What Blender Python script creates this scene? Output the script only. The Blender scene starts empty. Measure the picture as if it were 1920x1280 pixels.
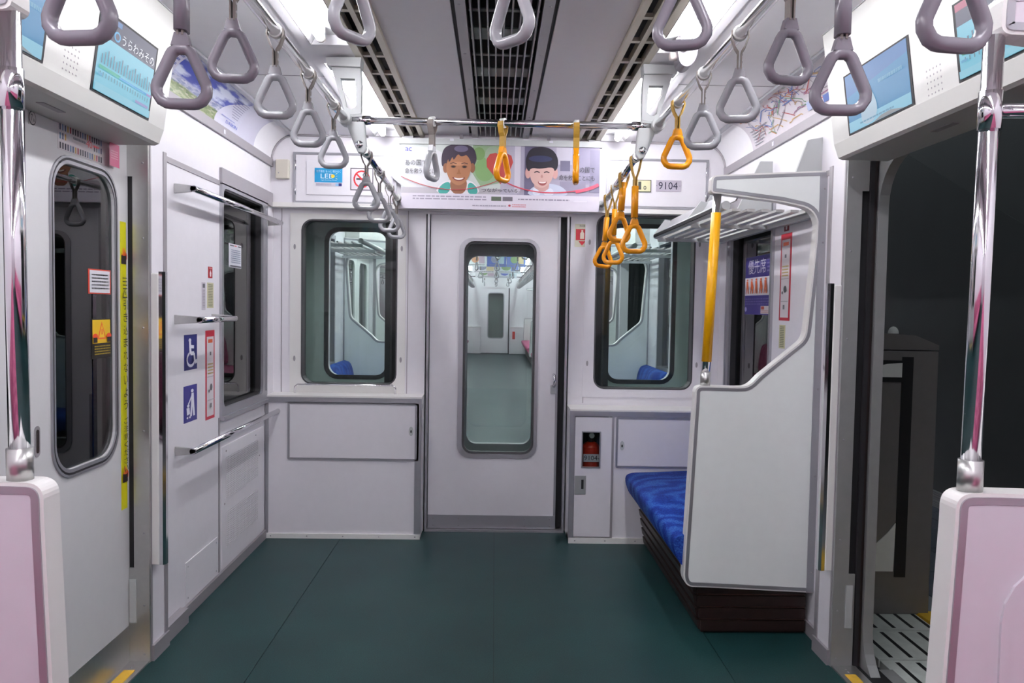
import bpy, bmesh, math, random
from mathutils import Vector, Matrix
random.seed(7)
scene = bpy.context.scene
COL = scene.collection

# ---------------------------------------------------------------- camera
F, CX, CY, H = 1450.0, 960.0, 640.0, 1.24          # focal length and centre in pixels of the 1920x1280 frame, eye height in m
_d = Vector(((928.0-CX)/F, (CY-575.0)/F, -1.0)).normalized()      # the car's long axis (+Y) seen by the camera
_u = Vector((math.sin(math.radians(0.9)), math.cos(math.radians(0.9)), 0.0))
_u = (_u - _d*_u.dot(_d)).normalized()
_x = _d.cross(_u)
CM = Matrix((_x, _d, _u))                           # rows: world axes in camera space -> camera to world
cam_d = bpy.data.cameras.new('camera'); cam = bpy.data.objects.new('camera', cam_d); COL.objects.link(cam)
cam_d.sensor_width = 36.0; cam_d.lens = 36.0*F/1920.0; cam_d.clip_start = 0.02; cam_d.clip_end = 200
mw = CM.to_4x4(); mw.translation = (0, 0, H); cam.matrix_world = mw
scene.camera = cam

def P(px, py, X=None, Y=None, Z=None):
    """a pixel's ray met with the wall, partition or floor plane that the thing touches"""
    w = CM @ Vector(((px-CX)/F, (CY-py)/F, -1.0))
    t = X/w.x if X is not None else (Y/w.y if Y is not None else (Z-H)/w.z)
    return Vector((w.x*t, w.y*t, w.z*t+H))
def RY(x0, y0, x1, y1, Y):
    xm, ym = (x0+x1)/2, (y0+y1)/2
    return P(x0, ym, Y=Y).x, P(x1, ym, Y=Y).x, P(xm, y1, Y=Y).z, P(xm, y0, Y=Y).z
def RX(x0, y0, x1, y1, X):
    xm, ym = (x0+x1)/2, (y0+y1)/2
    a, b = sorted((P(x0, ym, X=X).y, P(x1, ym, X=X).y))
    return a, b, P(xm, y1, X=X).z, P(xm, y0, X=X).z

# ---------------------------------------------------------------- world and exposure
w = bpy.data.worlds.new('station'); scene.world = w; w.use_nodes = True
w.node_tree.nodes['Background'].inputs[0].default_value = (0.6, 0.7, 0.8, 1)
w.node_tree.nodes['Background'].inputs[1].default_value = 0.012
vs = scene.view_settings
vs.view_transform = 'Standard'; vs.look = 'None'; vs.gamma = 1.0; vs.use_curve_mapping = False; vs.exposure = 0.0
LAMP = 50.0

# ---------------------------------------------------------------- materials
MATS = {}
def srgb(h):
    if isinstance(h, str):
        h = h.lstrip('#'); c = [int(h[i:i+2], 16)/255 for i in (0, 2, 4)]
    else: c = [v/255 for v in h]
    return tuple(v/12.92 if v <= 0.04045 else ((v+0.055)/1.055)**2.4 for v in c)
def mat(name, col, rough=0.5, metal=0.0, var=0.06, scale=25.0, bump=0.0, bscale=200.0, emit=0.0, spec=0.5, coat=0.0):
    m = bpy.data.materials.new(name); m.use_nodes = True; MATS[name] = m
    nt = m.node_tree; N = nt.nodes; L = nt.links; b = N['Principled BSDF']
    b.inputs['Roughness'].default_value = rough; b.inputs['Metallic'].default_value = metal
    b.inputs['Specular IOR Level'].default_value = spec
    if coat: b.inputs['Coat Weight'].default_value = coat; b.inputs['Coat Roughness'].default_value = 0.1
    tc = N.new('ShaderNodeTexCoord')
    n = N.new('ShaderNodeTexNoise'); n.inputs['Scale'].default_value = scale; n.inputs['Detail'].default_value = 4
    L.new(tc.outputs['Object'], n.inputs['Vector'])
    mx = N.new('ShaderNodeMix'); mx.data_type = 'RGBA'
    mx.inputs[6].default_value = (*[c*(1-var) for c in col], 1); mx.inputs[7].default_value = (*[min(1, c*(1+var)) for c in col], 1)
    L.new(n.outputs['Fac'], mx.inputs[0])
    L.new(mx.outputs[2], b.inputs['Base Color'])
    if emit:
        b.inputs['Emission Strength'].default_value = emit; L.new(mx.outputs[2], b.inputs['Emission Color'])
        if emit < 2:      # a screen: dark glass that gives off its own colours
            for lk in list(b.inputs['Base Color'].links): L.remove(lk)
            b.inputs['Base Color'].default_value = (0.02, 0.02, 0.025, 1)
    if bump:
        n2 = N.new('ShaderNodeTexNoise'); n2.inputs['Scale'].default_value = bscale
        L.new(tc.outputs['Object'], n2.inputs['Vector'])
        bp = N.new('ShaderNodeBump'); bp.inputs['Strength'].default_value = bump; bp.inputs['Distance'].default_value = 0.002
        L.new(n2.outputs['Fac'], bp.inputs['Height']); L.new(bp.outputs[0], b.inputs['Normal'])
    return m
mat('wall', (0.79, 0.77, 0.81), 0.42, var=0.03, bump=0.05, bscale=600)
mat('door_white', (0.66, 0.66, 0.67), 0.40, var=0.03, bump=0.05, bscale=600)
mat('panel', (0.85, 0.885, 0.87), 0.40, var=0.03, bump=0.05, bscale=600)
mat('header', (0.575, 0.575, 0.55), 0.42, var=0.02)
mat('ceil', (0.86, 0.845, 0.875), 0.5, var=0.02)
mat('edge_white', (0.80, 0.79, 0.77), 0.3, var=0.02)
mat('alu', (0.42, 0.42, 0.45), 0.38, 0.75, var=0.05)
mat('alu_grey', (0.36, 0.34, 0.36), 0.45, 0.35, var=0.04)
mat('vent_alu', (0.50, 0.46, 0.38), 0.4, 0.5, var=0.10, scale=12)
mat('steel', (0.55, 0.55, 0.54), 0.33, 0.9, var=0.06, scale=60)
mat('dull_steel', (0.42, 0.43, 0.43), 0.5, 0.6, var=0.08, scale=30)
mat('chrome', (0.80, 0.79, 0.82), 0.10, 1.0, var=0.03)
mat('grey_paint', (0.40, 0.40, 0.42), 0.35, var=0.04)
mat('light_grey', (0.50, 0.52, 0.52), 0.35, var=0.04)
mat('grip_grey', (0.34, 0.345, 0.365), 0.24, var=0.04)
mat('grip_dark', (0.20, 0.185, 0.215), 0.26, var=0.04)  # near grips' darker, purplish shading put into the colour; also the guard shell
mat('grip_yellow', (0.86, 0.33, 0.004), 0.26, var=0.04)
mat('belt_grey', (0.20, 0.175, 0.16), 0.6, var=0.15, scale=80)
mat('belt_yellow', (0.45, 0.26, 0.03), 0.55, var=0.15, scale=80)
mat('pole_yellow', (0.87, 0.42, 0.0), 0.32, var=0.05)
mat('black', (0.006, 0.006, 0.008), 0.6, var=0.2)
mat('gasket', (0.055, 0.055, 0.06), 0.5, var=0.2)
mat('rubber', (0.018, 0.017, 0.02), 0.5, var=0.2)
mat('dark_brown', (0.016, 0.007, 0.006), 0.38, var=0.3)
mat('brown_bead', (0.06, 0.03, 0.022), 0.3, var=0.2)
mat('beige', (0.62, 0.58, 0.50), 0.45, var=0.03)
mat('tray', (0.85, 0.85, 0.87), 0.3, var=0.01)
mat('sill_yellow', (0.70, 0.42, 0.04), 0.55, var=0.25, scale=40)
mat('red_bottle', (0.55, 0.03, 0.015), 0.3, var=0.1)
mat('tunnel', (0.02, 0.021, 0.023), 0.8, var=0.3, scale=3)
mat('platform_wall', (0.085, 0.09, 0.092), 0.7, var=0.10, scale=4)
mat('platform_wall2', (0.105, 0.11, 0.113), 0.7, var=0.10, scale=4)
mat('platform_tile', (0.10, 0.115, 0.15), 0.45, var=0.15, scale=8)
mat('joint', (0.25, 0.27, 0.30), 0.6)
mat('gate_grey', (0.20, 0.19, 0.19), 0.45, 0.3, var=0.08)
mat('gate_white', (0.75, 0.77, 0.74), 0.4)
mat('grate', (0.66, 0.70, 0.66), 0.6, 0.0, var=0.2, scale=18)
mat('tactile', (0.80, 0.50, 0.04), 0.6, var=0.1)
mat('pink_bounce_panel', (0.64, 0.59, 0.65), 0.42, var=0.03)  # pale panel with the pink bounce of the seats put into its colour
mat('bellows', (0.05, 0.05, 0.052), 0.6, var=0.2)
mat('lamp', (0.97, 0.96, 1.0), 0.4, emit=LAMP, var=0.0)
mat('added_lamp_glow', (0.85, 0.95, 1.0), 0.4, emit=6.0, var=0.0)  # glow of the lamp added over the platform
mat('end_skin_lit', (0.66, 0.78, 0.74), 0.5, var=0.06)  # steel skin; light in the gap and green glass tint put into its colour
mat('lamp_cap', (0.85, 0.78, 0.74), 0.4)

def granite():
    m = mat('granite', (0.3, 0.3, 0.3), 0.5); N = m.node_tree.nodes; L = m.node_tree.links
    v = N.new('ShaderNodeTexVoronoi'); v.inputs['Scale'].default_value = 90
    r = N.new('ShaderNodeValToRGB'); r.color_ramp.elements[0].color = (0.08, 0.08, 0.09, 1); r.color_ramp.elements[1].color = (0.5, 0.5, 0.5, 1)
    L.new(v.outputs['Color'], r.inputs[0]); L.new(r.outputs[0], N['Principled BSDF'].inputs['Base Color'])
granite()
def floor_mat():
    m = mat('floor_vinyl', (0.03, 0.12, 0.115), 0.42, spec=0.30); N = m.node_tree.nodes; L = m.node_tree.links; b = N['Principled BSDF']
    tc = N.new('ShaderNodeTexCoord')
    n = N.new('ShaderNodeTexNoise'); n.inputs['Scale'].default_value = 3; n.inputs['Detail'].default_value = 6
    n2 = N.new('ShaderNodeTexNoise'); n2.inputs['Scale'].default_value = 260; n2.inputs['Detail'].default_value = 2
    v = N.new('ShaderNodeTexVoronoi'); v.inputs['Scale'].default_value = 130
    for q in (n, n2, v): L.new(tc.outputs['Object'], q.inputs['Vector'])
    r1 = N.new('ShaderNodeValToRGB'); r1.color_ramp.elements[0].color = (0.005, 0.027, 0.029, 1); r1.color_ramp.elements[1].color = (0.009, 0.039, 0.040, 1)
    r1.color_ramp.elements[0].position = 0.3; r1.color_ramp.elements[1].position = 0.7
    L.new(n.outputs['Fac'], r1.inputs[0])
    r2 = N.new('ShaderNodeValToRGB'); r2.color_ramp.elements[0].color = (0.72, 0.72, 0.72, 1); r2.color_ramp.elements[1].color = (1.35, 1.35, 1.3, 1)
    r2.color_ramp.elements[0].position = 0.35; r2.color_ramp.elements[1].position = 0.65
    L.new(n2.outputs['Fac'], r2.inputs[0])
    mm = N.new('ShaderNodeMix'); mm.data_type = 'RGBA'; mm.blend_type = 'MULTIPLY'; mm.inputs[0].default_value = 1
    L.new(r1.outputs[0], mm.inputs[6]); L.new(r2.outputs[0], mm.inputs[7])
    r3 = N.new('ShaderNodeValToRGB'); r3.color_ramp.elements[0].position = 0.05; r3.color_ramp.elements[1].position = 0.12
    r3.color_ramp.elements[0].color = (1, 1, 1, 1); r3.color_ramp.elements[1].color = (0, 0, 0, 1)
    L.new(v.outputs['Distance'], r3.inputs[0])
    m3 = N.new('ShaderNodeMix'); m3.data_type = 'RGBA'; m3.inputs[7].default_value = (0.03, 0.085, 0.075, 1)
    L.new(r3.outputs[0], m3.inputs[0]); L.new(mm.outputs[2], m3.inputs[6])
    L.new(m3.outputs[2], b.inputs['Base Color'])
floor_mat()
def fabric(name, cols, scale):
    m = mat(name, cols[1], 0.85, spec=0.2); N = m.node_tree.nodes; L = m.node_tree.links; b = N['Principled BSDF']
    tc = N.new('ShaderNodeTexCoord')
    wv = N.new('ShaderNodeTexWave'); wv.wave_type = 'RINGS'; wv.rings_direction = 'Z'
    wv.inputs['Scale'].default_value = scale; wv.inputs['Distortion'].default_value = 9; wv.inputs['Detail'].default_value = 5; wv.inputs['Detail Scale'].default_value = 1.6
    n2 = N.new('ShaderNodeTexNoise'); n2.inputs['Scale'].default_value = 170; n2.inputs['Detail'].default_value = 3
    L.new(tc.outputs['Object'], wv.inputs['Vector']); L.new(tc.outputs['Object'], n2.inputs['Vector'])
    ad = N.new('ShaderNodeMath'); ad.operation = 'MULTIPLY_ADD'; ad.inputs[1].default_value = 0.9; 
    sb = N.new('ShaderNodeMath'); sb.operation = 'MULTIPLY_ADD'; sb.inputs[1].default_value = 0.27; sb.inputs[2].default_value = -0.07
    L.new(wv.outputs['Fac'], sb.inputs[0]); L.new(n2.outputs['Fac'], ad.inputs[0]); L.new(sb.outputs[0], ad.inputs[2])
    r = N.new('ShaderNodeValToRGB'); e = r.color_ramp.elements
    e[0].color = (*cols[0], 1); e[0].position = 0.25; e[1].color = (*cols[2], 1); e[1].position = 0.85
    k = e.new(0.5); k.color = (*cols[1], 1)
    L.new(ad.outputs[0], r.inputs[0]); L.new(r.outputs[0], b.inputs['Base Color'])
    bp = N.new('ShaderNodeBump'); bp.inputs['Strength'].default_value = 0.3; bp.inputs['Distance'].default_value = 0.002
    L.new(n2.outputs['Fac'], bp.inputs['Height']); L.new(bp.outputs[0], b.inputs['Normal'])
fabric('blue_fabric', ((0.006, 0.016, 0.16), (0.010, 0.042, 0.27), (0.045, 0.16, 0.46)), 3.2)
fabric('pink_fabric', ((0.30, 0.06, 0.14), (0.55, 0.13, 0.26), (0.75, 0.33, 0.42)), 3.2)
def glass(name, tint, ior=1.5, rough=0.0):
    m = bpy.data.materials.new(name); m.use_nodes = True; MATS[name] = m
    N = m.node_tree.nodes; L = m.node_tree.links; N.remove(N['Principled BSDF'])
    t = N.new('ShaderNodeBsdfTransparent'); g = N.new('ShaderNodeBsdfGlossy'); g.inputs['Roughness'].default_value = rough
    n = N.new('ShaderNodeTexNoise'); n.inputs['Scale'].default_value = 2
    mx = N.new('ShaderNodeMix'); mx.data_type = 'RGBA'
    mx.inputs[6].default_value = (*[c*0.97 for c in tint], 1); mx.inputs[7].default_value = (*tint, 1)
    L.new(n.outputs['Fac'], mx.inputs[0]); L.new(mx.outputs[2], t.inputs[0])
    f = N.new('ShaderNodeFresnel'); f.inputs[0].default_value = ior
    ms = N.new('ShaderNodeMixShader'); L.new(f.outputs[0], ms.inputs[0]); L.new(t.outputs[0], ms.inputs[1]); L.new(g.outputs[0], ms.inputs[2])
    L.new(ms.outputs[0], N['Material Output'].inputs[0])
glass('glass', (0.90, 0.95, 0.935), 1.38, 0.02)
glass('glass_dark', (0.50, 0.58, 0.58), 1.7)

def C(h, emit=0.0, rough=0.45):
    key = 'print_%s_%s' % (h, emit)
    if key not in MATS: mat(key, srgb(h), rough, emit=emit, var=0.03)
    return key

# ---------------------------------------------------------------- mesh helpers
def rr(a0, a1, b0, b1, r, n=5):
    a0, a1 = min(a0, a1), max(a0, a1); b0, b1 = min(b0, b1), max(b0, b1)
    r = max(1e-4, min(r, abs(a1-a0)/2-1e-5, abs(b1-b0)/2-1e-5)); out = []
    for (ca, cb, s) in ((a1-r, b1-r, 0), (a0+r, b1-r, 90), (a0+r, b0+r, 180), (a1-r, b0+r, 270)):
        for i in range(n+1):
            t = math.radians(s+90*i/n); out.append((ca+r*math.cos(t), cb+r*math.sin(t)))
    return out
def offset(pts, d):
    n = len(pts); out = []
    area = sum(pts[i][0]*pts[(i+1) % n][1]-pts[(i+1) % n][0]*pts[i][1] for i in range(n))
    s = 1 if area > 0 else -1
    for i in range(n):
        p0, p1, p2 = Vector(pts[i-1]), Vector(pts[i]), Vector(pts[(i+1) % n])
        e1 = (p1-p0).normalized(); e2 = (p2-p1).normalized()
        n1 = Vector((-e1.y, e1.x))*s; n2 = Vector((-e2.y, e2.x))*s
        b = (n1+n2); b = b.normalized() if b.length > 1e-6 else n1
        k = d/max(0.4, b.dot(n1)); q = p1+b*k; out.append((q.x, q.y))
    return out
def smooth_path(pts, it=2, closed=False):
    for _ in range(it):
        o = []; n = len(pts)
        rng = range(n if closed else n-1)
        if not closed: o.append(pts[0])
        for i in rng:
            a, b = Vector(pts[i]), Vector(pts[(i+1) % n]); o += [a*0.75+b*0.25, a*0.25+b*0.75]
        if not closed: o.append(pts[-1])
        pts = o
    return [tuple(p) for p in pts]
def M3(plane, a, b, c):
    return (a, c, b) if plane == 'Y' else ((c, a, b) if plane == 'X' else (a, b, c))
ORG = {}
class G:
    def __init__(s): s.v = []; s.f = []; s.k = []; s.sm = []; s.ml = []; s.cur = 0
    def m(s, name):
        if name not in s.ml: s.ml.append(name)
        s.cur = s.ml.index(name); return s
    def face(s, idx, sm=False): s.f.append(idx); s.k.append(s.cur); s.sm.append(sm)
    def add(s, vs, fs, sm=False):
        o = len(s.v); s.v += [tuple(p) for p in vs]
        for f in fs: s.face([o+i for i in f], sm)
        return s
    def box(s, x0, x1, y0, y1, z0, z1):
        x0, x1 = sorted((x0, x1)); y0, y1 = sorted((y0, y1)); z0, z1 = sorted((z0, z1))
        return s.add([(x0,y0,z0),(x1,y0,z0),(x1,y1,z0),(x0,y1,z0),(x0,y0,z1),(x1,y0,z1),(x1,y1,z1),(x0,y1,z1)],
              [(0,3,2,1),(4,5,6,7),(0,1,5,4),(1,2,6,5),(2,3,7,6),(3,0,4,7)])
    def pl(s, plane, a0, a1, b0, b1, c0, c1):
        p = M3(plane, a0, b0, c0); q = M3(plane, a1, b1, c1); return s.box(p[0], q[0], p[1], q[1], p[2], q[2])
    def poly(s, pts): return s.add(pts, [tuple(range(len(pts)))])
    def prism(s, pts, plane, c0, c1, sm=False):
        n = len(pts); vs = [M3(plane, a, b, c0) for a, b in pts]+[M3(plane, a, b, c1) for a, b in pts]
        s.add(vs, [tuple(range(n-1, -1, -1)), tuple(range(n, 2*n))])
        o = len(s.v)-2*n
        for i in range(n): s.face([o+i, o+(i+1) % n, o+n+(i+1) % n, o+n+i], sm)
        return s
    def frame(s, out, inn, plane, c0, c1, sm=False):
        n = len(out)
        vs = [M3(plane, a, b, c) for c in (c0, c1) for L in (out, inn) for a, b in L]
        fs = []
        for i in range(n):
            j = (i+1) % n
            fs += [(i, j, n+j, n+i), (2*n+i, 3*n+i, 3*n+j, 2*n+j), (i, 2*n+i, 2*n+j, j), (n+i, n+j, 3*n+j, 3*n+i)]
        return s.add(vs, fs, sm)
    def strip(s, pts, wdt, plane, c0, c1):
        """open band of width wdt following pts (to its left), between two depths"""
        L = []; n = len(pts)
        for i in range(n):
            e = Vector(pts[min(i+1, n-1)])-Vector(pts[max(i-1, 0)]); e.normalize()
            L.append((pts[i][0]-e.y*wdt, pts[i][1]+e.x*wdt))
        vs = [M3(plane, a, b, c) for c in (c0, c1) for Q in (pts, L) for a, b in Q]; fs = []
        for i in range(n-1):
            fs += [(i, i+1, n+i+1, n+i), (2*n+i, 3*n+i, 3*n+i+1, 2*n+i+1), (i, 2*n+i, 2*n+i+1, i+1), (n+i, n+i+1, 3*n+i+1, 3*n+i)]
        fs += [(0, n, 3*n, 2*n), (n-1, 3*n-1, 4*n-1, 2*n-1)]
        return s.add(vs, fs)
    def tube(s, pts, r, n=10, closed=False, r2=None, cap=True):
        pts = [Vector(p) for p in pts]; k = len(pts); r2 = r2 or r; rings = []
        up = None
        for i in range(k):
            a = pts[(i-1) % k] if (closed or i > 0) else pts[i]; b = pts[(i+1) % k] if (closed or i < k-1) else pts[i]
            t = (b-a).normalized()
            if up is None:
                up = Vector((0, 0, 1)) if abs(t.z) < 0.9 else Vector((0, 1, 0))
                if closed: # plane normal of the loop
                    nn = Vector((0, 0, 0))
                    for q in range(k): nn += pts[q].cross(pts[(q+1) % k])
                    up = nn.normalized()
            if closed: sd = t.cross(up).normalized(); u2 = up
            else: sd = t.cross(up).normalized(); u2 = sd.cross(t).normalized(); up = u2
            rings.append([pts[i]+sd*math.cos(2*math.pi*j/n)*r+u2*math.sin(2*math.pi*j/n)*r2 for j in range(n)])
        o = len(s.v)
        for q in rings: s.v += [tuple(p) for p in q]
        for i in range(k if closed else k-1):
            for j in range(n):
                a = o+i*n; b = o+((i+1) % k)*n
                s.face([a+j, a+(j+1) % n, b+(j+1) % n, b+j], True)
        if not closed and cap:
            s.face([o+j for j in range(n-1, -1, -1)]); s.face([o+(k-1)*n+j for j in range(n)])
        return s
    def cyl(s, p0, p1, r, n=14): return s.tube([p0, p1], r, n)
    def dome(s, c, nrm, r, h, n=12):
        c = Vector(c); nrm = Vector(nrm).normalized(); a = nrm.orthogonal().normalized(); b = nrm.cross(a); o = len(s.v); K = 4
        for i in range(K):
            t = math.pi/2*i/K
            for j in range(n):
                q = 2*math.pi*j/n; s.v.append(tuple(c+(a*math.cos(q)+b*math.sin(q))*r*math.cos(t)+nrm*h*math.sin(t)))
        s.v.append(tuple(c+nrm*h))
        for i in range(K-1):
            for j in range(n): s.face([o+i*n+j, o+i*n+(j+1) % n, o+(i+1)*n+(j+1) % n, o+(i+1)*n+j], True)
        for j in range(n): s.face([o+(K-1)*n+j, o+(K-1)*n+(j+1) % n, o+K*n], True)
        return s
    def build(s, name, parent=None, label=None, cat=None, group=None, kind=None, bev=0.0, loc=None, normals=True, origin=None):
        me = bpy.data.meshes.new(name)
        og = Vector(ORG[parent.name]) if parent else (Vector(origin) if origin else Vector((0, 0, 0)))
        me.from_pydata([tuple(Vector(p)-og) for p in s.v], [], s.f)
        for q in s.ml: me.materials.append(MATS[q])
        me.polygons.foreach_set('material_index', s.k); me.polygons.foreach_set('use_smooth', s.sm)
        bm = bmesh.new(); bm.from_mesh(me)
        if normals: bmesh.ops.recalc_face_normals(bm, faces=bm.faces)
        if bev:
            ed = [e for e in bm.edges if len(e.link_faces) == 2 and e.calc_face_angle(0) > 0.6]
            bmesh.ops.bevel(bm, geom=ed, offset=bev, segments=2, affect='EDGES', profile=0.5, clamp_overlap=True)
        bm.to_mesh(me); bm.free()
        ob = bpy.data.objects.new(name, me); COL.objects.link(ob)
        if parent: ob.parent = parent
        else: ob.location = og
        ORG[ob.name] = tuple(og)
        tag(ob, label, cat, group, kind); return ob
def tag(o, label=None, cat=None, group=None, kind=None):
    if label: o['label'] = label
    if cat: o['category'] = cat
    if group: o['group'] = group
    if kind: o['kind'] = kind
    return o
def thing(name, label, cat, loc=(0, 0, 0), group=None, kind=None):
    o = bpy.data.objects.new(name, None); COL.objects.link(o); o.location = loc; o.empty_display_size = 0.05
    ORG[o.name] = tuple(loc); return tag(o, label, cat, group, kind)
def inst(ob, parent, d):
    """a further piece that shares the mesh of ob, moved by d"""
    c = bpy.data.objects.new(ob.name.split('.')[0], ob.data); COL.objects.link(c); c.parent = parent
    c.location = Vector(ob.location)+Vector(d); ORG[c.name] = ORG[ob.name]; return c
def copy_tree(o, parent=None):
    c = o.copy(); COL.objects.link(c); c.parent = parent; ORG[c.name] = ORG[o.name]
    for ch in o.children: copy_tree(ch, c)
    return c

# a flat (or gently curved) print: points given as u, v in 0..1 and a small layer height
class Sf:
    def __init__(s, O, U, V, N): s.O, s.U, s.V, s.N = Vector(O), Vector(U), Vector(V), Vector(N).normalized()
    def __call__(s, u, v, d=0.0): return s.O+s.U*u+s.V*v+s.N*d
def SY(a0, a1, b0, b1, Y): return Sf((a0, Y, b0), (a1-a0, 0, 0), (0, 0, b1-b0), (0, -1, 0))
def SXL(a0, a1, b0, b1, X): return Sf((X, a0, b0), (0, a1-a0, 0), (0, 0, b1-b0), (1, 0, 0))
def SXR(a0, a1, b0, b1, X): return Sf((X, a1, b0), (0, a0-a1, 0), (0, 0, b1-b0), (-1, 0, 0))
class Pr(G):
    def __init__(s, sf, step=0.0004): super().__init__(); s.sf = sf; s.step = step; s.lay = 1
    def shape(s, pts, col, emit=0.0, lay=None):
        s.m(C(col, emit)); s.lay += 1
        d = s.step*(lay if lay is not None else s.lay)
        s.poly([s.sf(u, v, d) for u, v in pts]); return s
    def rect(s, u0, v0, u1, v1, col, emit=0.0, lay=None): return s.shape([(u0, v0), (u1, v0), (u1, v1), (u0, v1)], col, emit, lay)
    def ell(s, u, v, a, b, col, emit=0.0, n=24, t0=0, t1=360, lay=None):
        return s.shape([(u+a*math.cos(math.radians(t0+(t1-t0)*i/n)), v+b*math.sin(math.radians(t0+(t1-t0)*i/n))) for i in range(n + (0 if t1-t0 == 360 else 1))], col, emit, lay)
    def line(s, pts, w, col, emit=0.0, asp=1.0, lay=None):
        s.m(C(col, emit)); s.lay += 1; d = s.step*(lay if lay is not None else s.lay)
        for (p, q) in zip(pts[:-1], pts[1:]):
            e = Vector((q[0]-p[0], (q[1]-p[1])*asp)); e.normalize(); n = Vector((-e.y, e.x/asp))*w/2
            s.poly([s.sf(p[0]-n.x, p[1]-n.y, d), s.sf(q[0]-n.x, q[1]-n.y, d), s.sf(q[0]+n.x, q[1]+n.y, d), s.sf(p[0]+n.x, p[1]+n.y, d)])
        return s
    def lines(s, u0, u1, v0, v1, n, col, emit=0.0, fill=0.45):
        """rows of small print too fine to read"""
        for i in range(n):
            v = v1-(v1-v0)*(i+0.5)/n; hgt = (v1-v0)/n*fill/2; u = u0
            while u < u1:
                wd = random.uniform(0.03, 0.10)*(u1-u0); s.lay -= 1
                s.rect(u, v-hgt, min(u1, u+wd), v+hgt, col, emit); u += wd+0.015*(u1-u0)
        return s
    def text(s, txt, u0, v0, u1, v1, col, emit=0.0, keep=False):
        """lettering fitted into the box u0..u1, v0..v1"""
        s.m(C(col, emit)); s.lay += 1; d = s.step*s.lay
        vs, fs = glyphs(txt)
        if not vs: return s
        xs = [p[0] for p in vs]; ys = [p[1] for p in vs]
        x0, x1, y0, y1 = min(xs), max(xs), min(ys), max(ys)
        s.add([s.sf(u0+(u1-u0)*(p[0]-x0)/(x1-x0), v0+(v1-v0)*(p[1]-y0)/max(1e-6, y1-y0), d) for p in vs], fs); return s
    def column(s, txt, u0, u1, v1, step, col, emit=0.0):
        for i, ch in enumerate(txt):
            if ch != ' ': s.text(ch, u0, v1-step*(i+0.85), u1, v1-step*(i+0.1), col, emit); s.lay -= 1
        return s
def glyphs(txt):
    cu = bpy.data.curves.new('lettering', 'FONT'); cu.body = txt; cu.resolution_u = 2; cu.fill_mode = 'FRONT'
    ob = bpy.data.objects.new('lettering', cu); COL.objects.link(ob)
    me = ob.to_mesh()
    vs = [tuple(v.co[:2]) for v in me.vertices]; fs = [tuple(p.vertices) for p in me.polygons]
    ob.to_mesh_clear(); bpy.data.objects.remove(ob); bpy.data.curves.remove(cu); return vs, fs

# ================================================================ the car's shell
XC = 0.015
def SX(s, d): return XC+s*d
DW, DJ, DD = 1.215, 1.18, 1.25          # half widths: wall panel, door post, door leaf
ZC = 2.15; YB = -3.2; YE = 4.22; YU = 4.17
YJ = 2.63; YD0 = 1.29                    # door opening, far and near end
SIDE = {-1: 'left', 1: 'right'}

# ---- floor: welded vinyl sheets with dark joints
fl = thing('floor', 'teal speckled vinyl floor of the train car', 'floor', (0, 0, 0), kind='structure')
G().m('black').box(-1.33, 1.36, YB, 4.27, -0.06, -0.003).build('floor_base', fl)
seams = [-1.25, -0.80, 0.015, 0.823, 1.28]
for a, b in zip(seams[:-1], seams[1:]):
    G().m('floor_vinyl').box(a+0.0012, b-0.0012, YB, 4.26, -0.003, 0.0).build('floor_sheet', fl)

# ---- ceiling
ce = thing('ceiling', 'pale grey train ceiling with air slots and a dark central duct', 'ceiling', (0, 0, 2.0), kind='structure')
for s in (-1, 1):
    arc = [(SX(s, DW), 1.99)]+[(SX(s, DW-0.125*(1-math.cos(t))), 1.99+0.145*math.sin(t)) for t in [math.radians(90*i/8) for i in range(1, 9)]]
    prof = arc+[(SX(s, 0.70), 2.135)]
    g = G().m('ceil'); n = len(prof)
    for y0, y1 in ((YB, YU),):
        g.add([(a, y, b) for y in (y0, y1) for a, b in prof], [(i, i+1, n+i+1, n+i) for i in range(n-1)], True)
    g.build('ceiling_cove', ce)
    G().m('ceil').box(SX(s, 0.70), SX(s, 0.665), YB, YU, 2.133, 2.15).build('ceiling_strip', ce)
    a, b = SX(s, 0.405), SX(s, 0.165)
    G().m('ceil').box(a, b, YB, YU, ZC, ZC+0.02).build('ceiling_panel', ce)
    # seam across the sloping side panel
    G().m('alu_grey').box(SX(s, 0.70), SX(s, 1.09), 3.10, 3.104, 2.1335, 2.136).build('panel_joint', ce)
    # air slot strip beside the lamps
    v = G().m('vent_alu')
    v.box(SX(s, 0.530), SX(s, 0.505), YB, YU, 2.128, 2.16)
    v.box(SX(s, 0.475), SX(s, 0.458), YB, YU, 2.132, 2.16)
    v.box(SX(s, 0.427), SX(s, 0.405), YB, YU, 2.132, 2.17)
    v.build('vent_frame', ce)
    G().m('black').box(SX(s, 0.53), SX(s, 0.405), YB, YU, 2.19, 2.20).build('vent_recess', ce)
    bar0 = None
    for row in (0.4425, 0.490):
        y = 4.14
        while y > 0.4:
            if bar0 is None: bar0 = G().m('vent_alu').box(SX(s, row)-0.0165, SX(s, row)+0.0165, y-0.011, y+0.011, 2.137, 2.15).build('slot_bar', ce); base = (SX(s, row), y)
            else: inst(bar0, ce, (SX(s, row)-base[0], y-base[1], 0))
            y -= 0.215
    G().m('black').box(SX(s, 0.165), SX(s, 0.150), YB, YU, ZC+0.012, ZC+0.02).build('shadow_gap', ce)
    G().m('grey_paint').box(SX(s, 0.150), SX(s, 0.118), YB, YU, ZC-0.012, ZC+0.05).build('duct_side', ce)
    for y in (1.9, 2.35, 2.8, 3.25, 3.7, 4.1):
        G().m('alu').dome((SX(s, 0.136), y, ZC-0.012), (0, 0, -1), 0.006, 0.003, 8).build('screw', ce)
G().m('black').box(SX(-1, 0.15), SX(1, 0.15), YB, YU, ZC+0.10, ZC+0.11).build('duct_recess', ce)
fin0 = None
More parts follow.
